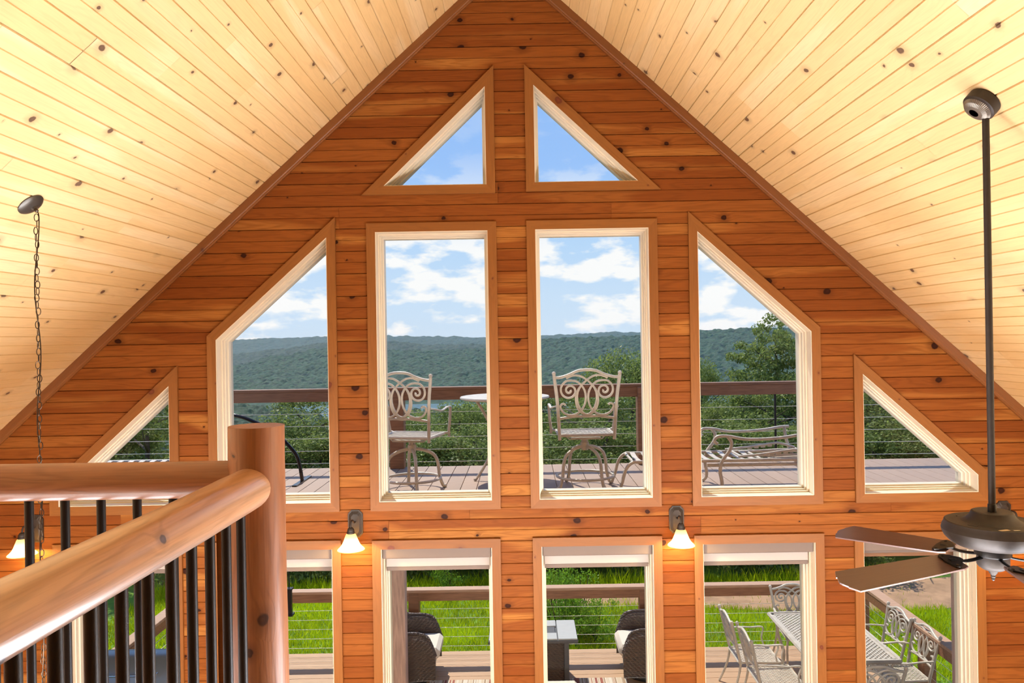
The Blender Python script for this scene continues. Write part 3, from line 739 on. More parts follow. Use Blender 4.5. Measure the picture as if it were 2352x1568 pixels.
def back_meshes(k, wk, z0, zoff, tilt, rt):
    "frame and scroll meshes; k: metres per unit; z0: height of unit 0; y = back plane leaning by tilt"
    def m3(u, w): return Vector((u * k * wk, zoff - tilt * max(0, w * k), z0 + w * k))
    fr = MB(); sc = MB()
    for s in (-1, 1):
        pts = [m3(s * 308, -10), m3(s * 312, 60), m3(s * 322, 260), m3(s * 338, 480), m3(s * 358, 640), m3(s * 368, 725)]
        fr.tube(spline(pts, 3), rt * 1.35, 8); fr.ball(m3(s * 369, 742), rt * 1.6, 8)
    fr.tube(spline([m3(u, w) for u, w in ((-352, 692), (-290, 698), (-200, 725), (-100, 768), (0, 778), (100, 768), (200, 725), (290, 698), (352, 692))], 4), rt * 1.15, 8)
    fr.tube(spline([m3(u, w) for u, w in ((-315, 232), (-220, 245), (-110, 258), (0, 255), (110, 258), (220, 245), (315, 232))], 3), rt * 1.05, 8)
    for c in CURV: sc.tube(spline([m3(u, w) for u, w in c], 2), rt * .9, 6)
    return fr, sc
def lattice(w, d, z, bar=.011, pitch=.052, rim=.03, taper=1.0):
    mb = MB()
    for s in (-1, 1):
        mb.tube([(s * w / 2 * taper, -d / 2, z), (s * w / 2, d / 2, z)], rim / 2, 6); mb.tube([(-w / 2 * (taper if s < 0 else 1), s * d / 2, z), (w / 2 * (taper if s < 0 else 1), s * d / 2, z)], rim / 2, 6)
    a, b = w / 2 - rim * .3, d / 2 - rim * .3
    for sg in (-1, 1):
        c = -(a + b)
        while c < a + b:
            pts = []      # line x - sg*y = c inside the rectangle
            for y in (-b, b):
                x = c + sg * y
                if -a <= x <= a: pts.append((x, y))
            for x in (-a, a):
                y = (x - c) * sg
                if -b < y < b: pts.append((x, y))
            if len(pts) >= 2:
                p, q = Vector((*pts[0], z + .002 * sg)), Vector((*pts[1], z + .002 * sg)); L_ = (q - p).length
                if L_ > .02:
                    ang = math.atan2(q.y - p.y, q.x - p.x)
                    mb.box((0, 0, 0), (L_, bar, .006), Matrix.Translation((p + q) / 2) @ Matrix.Rotation(ang, 4, 'Z'))
            c += pitch
    return mb
def make_stool():
    t = empty('swivel_bar_stool')
    k = .000901; fr, sc = back_meshes(k, 1.0, .53, -.235, .10, .0130)
    fr.build('back_frame', M_CAST, t); sc.build('scrollwork', M_CAST, t)
    lattice(.56, .46, .566, .021, .078, .032).build('seat', M_CAST, t, smooth=True)
    for s in (-1, 1):
        mb = MB(); mb.tube(spline([(s * .30, -.245, .865), (s * .325, -.14, .85), (s * .345, -.03, .83), (s * .355, .10, .852), (s * .355, .19, .85), (s * .352, .215, .82), (s * .348, .20, .70), (s * .335, .205, .60), (s * .335, .215, .535)], 4), .0155, 8, flat=.6)
        mb.tube([(s * .28, .205, .565), (s * .335, .21, .58)], .012, 8); mb.build('armrest', M_CAST, t)
    mb = MB(); mb.box((0, 0, .525), (.30, .30, .012)); mb.tube([(-.20, -.1, .54), (-.17, -.1, .512), (.17, -.1, .512), (.20, -.1, .54)], .008, 6); mb.tube([(-.20, .1, .54), (-.17, .1, .512), (.17, .1, .512), (.20, .1, .54)], .008, 6); mb.lathe([(.035, .52), (.035, .47), (.045, .465), (.045, .44), (.04, .40), (.036, .385)], 16); mb.build('swivel_base', M_CAST, t)
    for q in range(4):
        a = math.radians(30 + 90 * q); d = Vector((math.cos(a), math.sin(a), 0))
        mb = MB(); mb.tube(spline([d * .03 + Vector((0, 0, .425)), d * .13 + Vector((0, 0, .405)), d * .225 + Vector((0, 0, .355)), d * .268 + Vector((0, 0, .27)), d * .285 + Vector((0, 0, .13)), d * .318 + Vector((0, 0, .03)), d * .345 + Vector((0, 0, .016))], 4), .0175, 8); mb.ball(d * .345 + Vector((0, 0, .019)), .019, 6); mb.build('leg', M_CAST, t)
    mb = MB(); mb.tube([(.295 * math.cos(2 * PI * i / 36), .295 * math.sin(2 * PI * i / 36), .118) for i in range(36)], .0135, 8, closed=True); mb.build('foot_ring', M_CAST, t)
    return t
st1 = make_stool(); st1.location = (.63, 8.05, DU); st1.rotation_euler = (0, 0, math.radians(2))
tag(st1, 'cast metal swivel bar stool with scrolled back in front of the right rectangular pane', 'bar stool', 'bar stools on the upper deck')
st2 = copy_tree(st1); st2.location = (-1.17, 8.05, DU); st2.rotation_euler = (0, 0, math.radians(-14))
tag(st2, 'cast metal swivel bar stool turned towards the round table, in the left rectangular pane')
def make_chair():
    t = empty('patio_chair')
    k = .00068; fr, sc = back_meshes(k, 1.13, .42, -.225, .22, .0132)
    fr.build('back_frame', M_CAST, t); sc.build('scrollwork', M_CAST, t)
    lattice(.50, .48, .43, .016, .05, .03, .9).build('seat', M_CAST, t, smooth=True)
    for s in (-1, 1):
        mb = MB(); mb.tube(spline([(s * .255, -.28, .655), (s * .285, -.12, .66), (s * .295, .05, .65), (s * .295, .17, .655), (s * .29, .205, .63), (s * .275, .18, .53), (s * .255, .20, .44)], 4), .0145, 8, flat=.65); mb.build('armrest', M_CAST, t)
        mb = MB(); mb.tube(spline([(s * .245, .22, .43), (s * .262, .245, .33), (s * .255, .225, .17), (s * .265, .25, .01)], 4), .014, 8); mb.build('leg', M_CAST, t)
        mb = MB(); mb.tube(spline([(s * .237, -.225, .42), (s * .24, -.25, .28), (s * .25, -.30, .13), (s * .26, -.36, .01)], 4), .014, 8); mb.build('leg', M_CAST, t)
    return t
chs = [((2.74, 9.36), -90, 'scroll-back patio chair on the left side of the lattice table, nearer the railing'), ((2.80, 8.78), -90, 'scroll-back patio chair on the left side of the lattice table, nearer the house'),
       ((4.18, 9.36), 90, 'scroll-back patio chair by the side railing, farther from the house'), ((4.22, 8.80), 90, 'scroll-back patio chair by the side railing, nearer the house'),
       ((3.55, 10.02), 180, 'scroll-back patio chair at the far end of the lattice table'), ((3.52, 8.10), 0, 'scroll-back patio chair at the near end of the lattice table')]
pc = None
for (x, y), a, lab in chs:
    if pc is None: pc = make_chair(); o = pc
    else: o = copy_tree(pc)
    o.location = (x, y, 0); o.rotation_euler = (0, 0, math.radians(a)); tag(o, lab, 'chair', 'patio chairs round the lattice table')
tb = empty('patio_table', (3.585, 9.17, 0)); tag(tb, 'long cast metal patio table with a lattice top', 'table')
lt = lattice(.96, 1.50, .715, .019, .058, .05)
for s in (-1, 1):
    lt.box((s * .455, 0, .716), (.06, 1.5, .016)); lt.box((0, s * .725, .716), (.96, .06, .016))
lt.build('lattice_top', M_CAST, tb, smooth=True)
for sx in (-1, 1):
    for sy in (-1, 1):
        mb = MB(); mb.tube(spline([(sx * .36, sy * .62, .70), (sx * .40, sy * .66, .52), (sx * .34, sy * .60, .25), (sx * .40, sy * .66, .01)], 5), .02, 8); mb.build('leg', M_CAST, tb)
# round bar table between the stools
bt = empty('bar_table', (-.21, 8.62, DU)); tag(bt, 'round cast metal bar table between the two bar stools', 'table')
mb = MB(); mb.lathe([(.02, .885), (.47, .885), (.495, .893), (.50, .903), (.495, .915), (.47, .918), (.01, .918)], 40); mb.build('table_top', M_CAST, bt)
for q in range(4):
    a = math.radians(205 + 90 * q); d = Vector((math.cos(a), math.sin(a), 0)); mb = MB()
    mb.tube(spline([d * .34 + Vector((0, 0, .885)), d * .24 + Vector((0, 0, .72)), d * .14 + Vector((0, 0, .50)), d * .20 + Vector((0, 0, .25)), d * .34 + Vector((0, 0, .04)), d * .38 + Vector((0, 0, .014))], 4), .0165, 8); mb.build('leg', M_CAST, bt)
mb = MB(); mb.tube([(.145 * math.cos(2 * PI * i / 24), .145 * math.sin(2 * PI * i / 24), .5) for i in range(24)], .01, 6, closed=True); mb.build('ring', M_CAST, bt)
# chaise longues
def make_chaise():
    t = empty('chaise_longue'); W_ = .29; H = .32      # x: 0 at the foot end, to 2.05
    mb = MB()
    for s in (-1, 1):
        y = s * W_
        mb.tube(spline([(.02, y, .015), (.06, y, .12), (.10, y, .25), (.17, y, H - .005), (.30, y, H), (1.3, y, H), (1.6, y, H), (2.05, y, H)], 5), .017, 8)
        mb.tube([(.9, y, H - .045), (2.05, y, H - .045)], .016, 8)
    for x in (.17, 1.45, 2.05): mb.tube([(x, -W_, H), (x, W_, H)], .014, 8)
    mb.build('frame', M_CAST, t)
    sl = MB()
    for i in range(11):
        x = .24 + i * .115; n = 7; vs = []
        for j in range(n):
            q = j / (n - 1) * 2 - 1; z = H + .012 - .02 * (1 - q * q); vs += [(x - .026, q * W_, z), (x + .026, q * W_, z), (x + .026, q * W_, z - .006), (x - .026, q * W_, z - .006)]
        fs = [(4 * j + a, 4 * j + (a + 1) % 4, 4 * j + 4 + (a + 1) % 4, 4 * j + 4 + a) for j in range(n - 1) for a in range(4)]
        m_ = MB(); m_.add(vs, fs); m_.build('slat', M_CAST, t, smooth=False)
    bk = MB()           # folded-flat backrest with its ratchet frame
    for s in (-1, 1):
        y = s * (W_ - .04)
        bk.tube(spline([(1.220, y, H + .03), (1.450, y, H + .05), (1.720, y, H + .085), (1.800, y, H + .085), (1.960, y, H + .03), (1.700, y, H + .015), (1.380, y, H - .0)], 4), .013, 8)
        for q in range(4): bk.box((1.48 + .07 * q, y, H + .038 + .008 * q), (.045, .012, .022))
    for x in (1.25, 1.96): bk.tube([(x, -W_ + .04, H + .03), (x, W_ - .04, H + .03)], .012, 8)
    bk.build('folded_backrest', M_CAST, t)
    for s in (-1, 1):
        y = s * (W_ + .03)
        mb = MB(); mb.tube(spline([(1.000, y, .49), (0.970, y, .515), (0.985, y, .55), (1.030, y, .565), (1.120, y, .56), (1.270, y, .532), (1.470, y, .53), (1.670, y, .545), (1.830, y, .57), (1.920, y, .575)], 4), .0155, 8); mb.build('armrest', M_CAST, t)
        mb = MB(); mb.tube(spline([(1.100, y, .56), (1.135, y, .50), (1.115, y, .42), (1.040, y, .32), (1.020, y, .22), (1.035, y, .12), (1.030, y, .05), (0.990, y, .012)], 4), .018, 8); mb.build('leg', M_CAST, t)
        mb = MB(); mb.tube(spline([(1.870, y, .57), (1.890, y, .44), (1.940, y, .30), (2.030, y, .12), (2.100, y, .012)], 4), .017, 8); mb.build('leg', M_CAST, t)
    return t
c1 = make_chaise(); c1.location = (.90, 7.90, DU); tag(c1, 'cast metal chaise longue with slatted seat and curled arms, beyond the right windows', 'chaise longue', 'chaise longues on the upper deck')
c2 = copy_tree(c1); c2.location = (-3.45, 7.90, DU); c2.rotation_euler = (0, 0, PI); tag(c2, 'cast metal chaise longue glimpsed through the small left triangular window')
# bent steel arch on the upper deck
ar = empty('curved_stand', (-2.75, 7.9, DU)); tag(ar, 'black bent steel tube arch standing on the deck behind the log newel', 'stand')
pp = [P(694, 1083, 8.6), P(684, 1052, 8.6), P(662, 1022, 8.6), (P(630, 992, 8.6)), P(590, 971, 8.6), P(545, 955, 8.6), P(500, 952, 8.6), P(462, 975, 8.6), P(445, 1020, 8.6), P(438, 1087, 8.6)]
pp[0].z = DU + .01; pp[-1].z = DU + .01
mb = MB(); mb.tube([p - ar.location for p in spline(pp, 5)], .020, 10); mb.build('arch_tube', mat('gloss_black_steel', (.02, .02, .022, 1), .18, .6), ar)
mb = MB()
for p in (pp[0], pp[-1]): mb.box((p.x - ar.location.x, p.y - ar.location.y, .008), (.05, .6, .016))
mb.build('foot_bar', bpy.data.materials['gloss_black_steel'], ar, smooth=False)
# ---------------------------------------------------------------- lower deck: wicker group, rug, grill
def wicker_mat():
    m = M_WICKER; nt = m.node_tree; b = nt.nodes['Principled BSDF']; N = nt.nodes.new; L = nt.links.new
    tc = N('ShaderNodeTexCoord'); mp = N('ShaderNodeMapping'); mp.inputs['Scale'].default_value = (1, 1, 1); L(tc.outputs['Object'], mp.inputs[0])
    w1 = N('ShaderNodeTexWave'); w1.bands_direction = 'Z'; w1.inputs['Scale'].default_value = 17; L(mp.outputs[0], w1.inputs[0])
    w2 = N('ShaderNodeTexWave'); w2.bands_direction = 'DIAGONAL'; w2.inputs['Scale'].default_value = 12; L(mp.outputs[0], w2.inputs[0])
    mu = N('ShaderNodeMath'); mu.operation = 'MULTIPLY'; L(w1.outputs[0], mu.inputs[0]); L(w2.outputs[0], mu.inputs[1])
    bp = N('ShaderNodeBump'); bp.inputs['Strength'].default_value = .9; bp.inputs['Distance'].default_value = .012; L(mu.outputs[0], bp.inputs['Height']); L(bp.outputs[0], b.inputs['Normal'])
wicker_mat()
def make_armchair():     # faces -x
    t = empty('wicker_armchair'); n = 64; vs, fs = [], []
    prof = [(0, .10), (.012, .13), (0, .45), (-.004, .60), (.012, .655), (.04, .675), (.075, .66), (.085, .60), (.075, .30)]
    m = len(prof)
    for i in range(n):
        q = i / (n - 1); s = q * 2 - 1
        # U path: arms along x, back a half round at +x
        if abs(s) > .45: u = (abs(s) - .45) / .55; x, y, nx, ny = .12 - u * .50, math.copysign(.375, s), 0, math.copysign(1, s)
        else: a = s / .45 * PI / 2; x, y, nx, ny = .12 + .30 * math.cos(a), .375 * math.sin(a), math.cos(a), math.sin(a)
        hh = 1.0 + .22 * max(0, math.cos(min(1, abs(s) / .55) * PI / 2)); w_ = max(0, (abs(s) - .72) / .28); endf = 1 - .42 * (1 - math.sqrt(max(0, 1 - w_ ** 2.2)))
        for r, z in prof: vs.append((x - nx * r, y - ny * r, z * (hh if z > .3 else 1) * (endf if z > .3 else 1)))
    for i in range(n - 1):
        for j in range(m - 1): fs.append((i * m + j, i * m + j + 1, (i + 1) * m + j + 1, (i + 1) * m + j))
    fs += [tuple(range(m)), tuple((n - 1) * m + j for j in range(m))]
    mb = MB(); mb.add(vs, fs); sh = mb.build('woven_shell', M_WICKER, t, ang=60)
    mb = MB(); mb.tube(spline([(vs[i * m + 5]) for i in range(0, n, 3)], 3), .022, 8); mb.build('braided_rim', M_WICKER, sh)
    mb = MB(); mb.cbox((.0, 0, .22), (.66, .58, .20), .02); mb.build('seat_base', M_WICKER, t)
    mb = MB(); mb.cbox((-.06, 0, .385), (.72, .56, .15), .045); c = mb.build('seat_cushion', M_CUSH, t)
    mb = MB(); mb.cbox((0, 0, 0), (.14, .54, .42), .05, Matrix.Translation((.26, 0, .60)) @ Matrix.Rotation(.18, 4, 'Y')); mb.build('back_cushion', M_CUSH, t)
    mb = MB(); mb.lathe([(.30, .012), (.335, .02), (.34, .05), (.33, .075), (.30, .085), (.12, .09), (.10, .12)], 30); mb.build('swivel_base', M_BLACK, t)
    return t
a1 = make_armchair(); a1.location = (1.56, 9.88, .002); tag(a1, 'brown wicker swivel armchair with cream cushions right of the slatted table', 'armchair', 'wicker armchairs on the lower deck')
a2 = copy_tree(a1); a2.location = (-1.52, 9.88, .002); a2.rotation_euler = (0, 0, PI); tag(a2, 'brown wicker swivel armchair with white cushion behind the left porch post')
ft = empty('fire_table', (.07, 9.76, .002)); tag(ft, 'grey slat-topped patio table on a brown wicker base', 'table')
mb = MB(); mb.cbox((0, 0, .585), (1.10, .66, .035), .006); mb.build('top_frame', M_DGREY, ft, smooth=False)
for (x, y, w, d) in ((.425, 0, .235, .63), (-.425, 0, .235, .63), (0, .215, .59, .20), (0, -.215, .59, .20)):
    mb = MB(); mb.cbox((0, 0, 0), (w, d, .02), .003); mb.build('top_panel', M_GREY, ft, smooth=False, loc=(x, y, .612))
mb = MB(); mb.cbox((0, 0, .60), (.56, .21, .03), .004); mb.build('burner_lid', M_DGREY, ft, smooth=False)
mb = MB(); mb.cbox((0, 0, .285), (.78, .44, .54), .01); mb.build('wicker_base', M_WICKER, ft, smooth=False)
mb = MB()
for sx in (-1, 1):
    for sy in (-1, 1): mb.cbox((sx * .41, sy * .235, .285), (.06, .05, .57), .006)
mb.build('corner_leg', M_DGREY, ft, smooth=False)
ot = empty('ottoman', (.24, 8.42, .002)); tag(ot, 'low wicker ottoman with a beige cushion at the near edge of the rug', 'ottoman')
mb = MB(); mb.cbox((0, 0, .17), (.62, .55, .33), .02); mb.build('wicker_base', M_WICKER, ot, smooth=False)
mb = MB(); mb.cbox((0, 0, .395), (.64, .57, .12), .04); mb.build('cushion', M_CUSH, ot)
def rug_mat():
    m = bpy.data.materials.new('striped_rug'); m.use_nodes = True; nt = m.node_tree; b = nt.nodes['Principled BSDF']; N = nt.nodes.new; L = nt.links.new
    tc = N('ShaderNodeTexCoord'); sp = N('ShaderNodeSeparateXYZ'); L(tc.outputs['Object'], sp.inputs[0])
    nz = N('ShaderNodeTexNoise'); nz.noise_dimensions = '1D'; nz.inputs['Scale'].default_value = 9; nz.inputs['Detail'].default_value = 2; L(sp.outputs[0], nz.inputs['W'])
    r = N('ShaderNodeValToRGB'); r.color_ramp.interpolation = 'CONSTANT'; L(nz.outputs[0], r.inputs[0]); e = r.color_ramp.elements
    e[0].color = (.30, .10, .07, 1); e[1].position = .42; e[1].color = (.55, .44, .32, 1)
    for p, c in ((.47, (.62, .55, .45)), (.52, (.33, .22, .14)), (.57, (.60, .50, .38)), (.64, (.26, .08, .06))): k = e.new(p); k.color = (*c, 1)
    L(r.outputs[0], b.inputs['Base Color']); b.inputs['Roughness'].default_value = .95; return m
mb = MB(); mb.cbox((0, 8.55, .004), (2.5, 2.4, .008), .002); tag(mb.build('striped_rug', rug_mat(), smooth=False), 'striped red and beige rug on the lower deck', 'rug')
# covered grill and lantern
gp = (-4.12, 8.25, .002); g = empty('gas_grill', gp); tag(g, 'grey gas grill on the lower deck behind the balusters', 'grill')
mb = MB(); mb.cbox((0, 0, .42), (.8, .5, .62), .02); mb.build('cabinet', M_DGREY, g, smooth=False)
mb = MB(); mb.prism([(-.27, .76), (.27, .76), (.27, .86), (.19, .98), (.04, 1.03), (-.12, 1.0), (-.25, .88)], lambda a, b: (-.42, a, b), lambda a, b: (.42, a, b)); mb.build('lid', mat('grey_lid', (.36, .38, .40, 1), .3, .5), g)
mb = MB(); mb.tube([(-.28, -.25, .90), (-.28, -.31, .90), (.28, -.31, .90), (.28, -.25, .90)], .011, 8); mb.build('lid_handle', M_STEEL, g)
for s in (-1, 1):
    mb = MB(); mb.cbox((s * .60, 0, .74), (.34, .46, .03), .008); mb.build('side_shelf', M_GREY, g, smooth=False)
    mb = MB(); mb.tube([(s * .36, -.03, .055), (s * .36, .03, .055)], .055, 14); mb.build('wheel', M_BLACK, g)
p = P(664, 1360, 9.38); ln = empty('hanging_lantern', (p.x, p.y, .98)); tag(ln, 'slim black lantern hanging under the upper deck beside the log newel', 'lantern')
mb = MB(); mb.cbox((0, 0, .17), (.062, .062, .30), .006); mb.box((0, 0, .02), (.10, .10, .02)); mb.box((0, 0, .33), (.085, .085, .02)); mb.build('body', M_BLACK, ln, smooth=False)
mb = MB(); mb.tube([(0, 0, .34), (0, 0, DU - .98 - .25)], .006, 6); mb.build('hanging_rod', M_BLACK, ln)
# ---------------------------------------------------------------- ground, grass, planting
rng = np.random.default_rng(5)
GZ = -.62
def gz(x, y):
    z = GZ - .02 * max(0, y - 12)
    if y > 17.5: z -= .16 * (y - 17.5) ** 1.12
    return z + .05 * noise.noise(Vector((x * .35, y * .35, 0)))
def grid(name, xs, ys, zf, m, smooth=True):
    vs = [(x, y, zf(x, y)) for y in ys for x in xs]; n = len(xs)
    fs = [(j * n + i, j * n + i + 1, (j + 1) * n + i + 1, (j + 1) * n + i) for j in range(len(ys) - 1) for i in range(n - 1)]
    mb = MB(); mb.add(vs, fs); return mb.build(name, m, smooth=smooth, ang=180)
xs = [-26 + 52 * i / 80 for i in range(81)]; ys = [DW + .3 + (60 - DW) * (i / 90) ** 1.3 for i in range(91)]
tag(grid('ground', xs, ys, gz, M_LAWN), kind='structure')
dx = [.3 + 13.7 * i / 40 for i in range(41)]; dy = [0, .12, .35, .6, .85, 1.0]
def dyy(x, t): return 13.95 + .25 * math.sin(x * .8) + (t * 1.55) * min(1, .35 + x * .16)
vs = [(x, dyy(x, t), gz(x, dyy(x, t)) + .035 * math.sin(PI * t) ** .5 + .006) for t in dy for x in dx]
mb = MB(); n = len(dx); mb.add(vs, [(j * n + i, j * n + i + 1, (j + 1) * n + i + 1, (j + 1) * n + i) for j in range(len(dy) - 1) for i in range(n - 1)])
tag(mb.build('dirt_path', M_DIRT, ang=180), kind='structure')
def tri_object(name, V, tint, m, parent=None, quad=False):
    k = 4 if quad else 3; n = len(V) // k
    me = bpy.data.meshes.new(name); me.vertices.add(n * k); me.vertices.foreach_set('co', np.asarray(V, dtype=np.float32).ravel())
    me.loops.add(n * k); me.loops.foreach_set('vertex_index', np.arange(n * k, dtype=np.int32))
    me.polygons.add(n); me.polygons.foreach_set('loop_start', np.arange(0, n * k, k, dtype=np.int32))
    me.materials.append(m); me.update(calc_edges=True)
    a = me.attributes.new('tint', 'FLOAT', 'POINT'); a.data.foreach_set('value', np.repeat(np.asarray(tint, dtype=np.float32), k))
    return me
def blades(n, xf, yf, h0, h1, w, m, name, label):
    x = xf(n); y = yf(n); keep = np.ones(n, bool)
    for i in range(n):
        if x[i] > .4:
            t = (y[i] - 13.95 - .25 * math.sin(x[i] * .8)) / (1.55 * min(1, .35 + x[i] * .16))
            if .05 < t < .95 and rng.random() > .05: keep[i] = False
    x, y = x[keep], y[keep]; n = len(x)
    pt = np.array([noise.noise(Vector((a * .9, b * .9, 3))) for a, b in zip(x, y)])
    h = (h0 + (h1 - h0) * rng.random(n)) * (1 + .6 * pt); a = rng.random(n) * 2 * PI; z = np.array([gz(p, q) for p, q in zip(x, y)]) - .01
    le = rng.normal(0, .35, (n, 2)) * h[:, None]
    V = np.empty((n, 3, 3)); c, s = np.cos(a) * w, np.sin(a) * w
    V[:, 0] = np.stack([x - c, y - s, z], 1); V[:, 1] = np.stack([x + c, y + s, z], 1); V[:, 2] = np.stack([x + le[:, 0], y + le[:, 1], z + h], 1)
    o = link(name, tri_object(name, V.reshape(-1, 3), np.clip(.5 + .5 * pt + rng.normal(0, .15, n), 0, 1), m)); tag(o, label, 'grass', kind='stuff')
U = lambda a, b: (lambda n: rng.uniform(a, b, n))
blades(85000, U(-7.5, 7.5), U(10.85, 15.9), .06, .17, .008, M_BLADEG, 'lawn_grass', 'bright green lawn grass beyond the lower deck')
blades(5500, U(-7.5, 7.5), U(15.0, 15.7), .12, .36, .011, M_BLADEG, 'tall_grass', 'tall green grass along the far edge of the lawn')
def leaf_cloud(clumps, per, leaf, spread, seed):
    "leaves scattered round clump centres: returns quads, tints"
    r = np.random.default_rng(seed); Vs, T = [], []
    for (cx, cy, cz, cr) in clumps:
        n = int(per * (cr / .5) ** 2)
        d = r.normal(0, 1, (n, 3)); d /= np.linalg.norm(d, axis=1)[:, None]
        p = np.array([cx, cy, cz]) + d * (cr * spread * r.random(n)[:, None] ** .45) * np.array([1, 1, .8])
        nv = d * .6 + r.normal(0, .7, (n, 3)) + np.array([0, 0, .35]); nv /= np.linalg.norm(nv, axis=1)[:, None]
        a = np.cross(nv, r.normal(0, 1, (n, 3))); a /= np.linalg.norm(a, axis=1)[:, None]; b = np.cross(nv, a)
        s = leaf * r.uniform(.6, 1.25, n)[:, None]
        q = np.empty((n, 4, 3)); q[:, 0] = p - a * s; q[:, 1] = p - b * s * .55 + nv * s * .15; q[:, 2] = p + a * s; q[:, 3] = p + b * s * .55 + nv * s * .15
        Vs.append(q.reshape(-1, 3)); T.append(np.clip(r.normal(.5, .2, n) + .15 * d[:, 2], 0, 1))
    return np.concatenate(Vs), np.concatenate(T)
def crown_clumps(R, H, n, seed):
    r = np.random.default_rng(seed); c = []
    for i in range(n):
        z = r.random(); a = r.random() * 2 * PI; prof = math.sin(PI * min(1, .12 + .83 * z)) ** .75
        rr = R * prof * (.45 + .6 * math.sqrt(r.random())); c.append((rr * math.cos(a), rr * math.sin(a), H * (.18 + .80 * z), R * r.uniform(.17, .30)))
    return c
def trunk(H, r, seed, lean=.1, br=.22):
    q = random.Random(seed); mb = MB(); n = 7
    pts = [(q.uniform(-lean, lean) * i / n * H * .3, q.uniform(-lean, lean) * i / n * H * .3, H * .9 * i / n) for i in range(n + 1)]
    mb.tube(pts, [r * (1 - .8 * i / n) for i in range(n + 1)], 8)
    for i in range(2, n):
        for k in range(2):
            a = q.uniform(0, 2 * PI); L_ = H * br * q.uniform(.6, 1.2); p = Vector(pts[i])
            mb.tube([p, p + Vector((math.cos(a) * L_ * .5, math.sin(a) * L_ * .5, L_ * .22)), p + Vector((math.cos(a) * L_, math.sin(a) * L_, L_ * .6))], [r * .35, r * .22, r * .07], 6)
    return mb
protos = []
for v, (R, H, n) in enumerate(((1.75, 5.2, 70), (2.1, 5.6, 80), (1.5, 6.0, 66))):
    V, T = leaf_cloud(crown_clumps(R, H, n, 11 + v), 420, .046, 1.2, 31 + v)
    protos.append((tri_object('crown', V, T, M_LEAF, quad=True), trunk(H, .085, v).mesh('trunk', M_BARK), R, H))
def tree(px, top, y, R, v, label, group=None, zbase=None):
    cme, tme, R0, H0 = protos[v % 3]; p = P(px, top, y); zb = gz(p.x, y) - .1 if zbase is None else zbase
    H = (p.z - zb) * 1.02; t = empty('leafy_tree', (p.x, y, zb), rnd.uniform(0, 6.28)); tag(t, label, 'tree', group)
    a = link('trunk', tme, t); a.scale = (1.4, 1.4, H / H0)
    b = link('crown', cme, t); b.scale = (R / R0, R / R0, H / H0); b['kind'] = 'stuff'
    return t
TR = [(330, 890, 17.5, 1.7, 'leafy tree seen through the small left triangular window'), (262, 945, 18.6, 1.3, 'lower leafy tree at the left edge of the small left triangular window'),
    (700, 905, 20, 1.5, 'tall dark leafy tree in the left trapezoid window, right of the newel'), (598, 1000, 22, 1.5, 'lower leafy tree in the left trapezoid window, above the newel top'),
    (925, 958, 21, 1.4, 'leafy tree behind the left bar stool'), (985, 948, 27, 1.8, 'distant leafy tree at the lake shore beside the left bar stool'),
    (1052, 940, 24, 1.5, 'leafy tree between the left bar stool and the round bar table'), (1112, 928, 27, 1.9, 'leafy tree behind the edge of the round bar table'),
    (1262, 905, 23, 1.5, 'leafy tree left of the right bar stool'), (1335, 900, 25, 1.7, 'leafy tree behind the scrolled back of the right bar stool'),
    (1438, 822, 21, 1.75, 'tall leafy tree rising above the railing right of the right bar stool'), (1392, 905, 19, 1.2, 'leafy tree between the right bar stool and the taller tree'),
    (1612, 842, 24, .9, 'slender leafy tree at the left edge of the right trapezoid window'), (1655, 930, 20, 1.3, 'low leafy tree above the arms of the chaise longue'),
    (1725, 900, 19.5, 1.4, 'leafy tree in front of the tallest oak'), (1838, 880, 20, 1.3, 'leafy tree at the right edge of the right trapezoid window'),
    (2000, 862, 20, 1.6, 'leafy tree at the left edge of the small right triangular window'), (2075, 915, 19, 1.5, 'leafy tree in the middle of the small right triangular window'), (2150, 945, 18.5, 1.5, 'lowest leafy tree in the right corner of the small right triangular window')]
for i, (px, top, y, R, lab) in enumerate(TR): tree(px, top, y, R, i, lab)
ROW = [(300, 'below the chaise in the small left triangular window'), (680, 'beside the newel in the left trapezoid window'), (738, 'at the right edge of the left trapezoid window'),
    (905, 'behind the left railing post'), (975, 'under the seat of the left bar stool'), (1035, 'right of the left bar stool legs'), (1098, 'behind the leg of the bar table'),
    (1262, 'left of the right bar stool legs'), (1325, 'under the seat of the right bar stool'), (1385, 'right of the right bar stool legs'), (1450, 'behind the foot of the chaise longue'),
    (1625, 'behind the curled arm of the chaise longue'), (1690, 'behind the slatted seat of the chaise longue'), (1750, 'behind the folded backrest of the chaise longue'), (1815, 'behind the rear leg of the chaise longue'),
    (2005, 'at the left of the small right triangular window'), (2085, 'at the centre of the small right triangular window'), (2165, 'at the right of the small right triangular window')]
for i, (px, lab) in enumerate(ROW): tree(px, 985 + rnd.uniform(-12, 30), 18.0 + rnd.uniform(-.3, .8), 1.5, i, 'low bushy tree beyond the deck edge ' + lab, 'low trees beyond the deck edge')
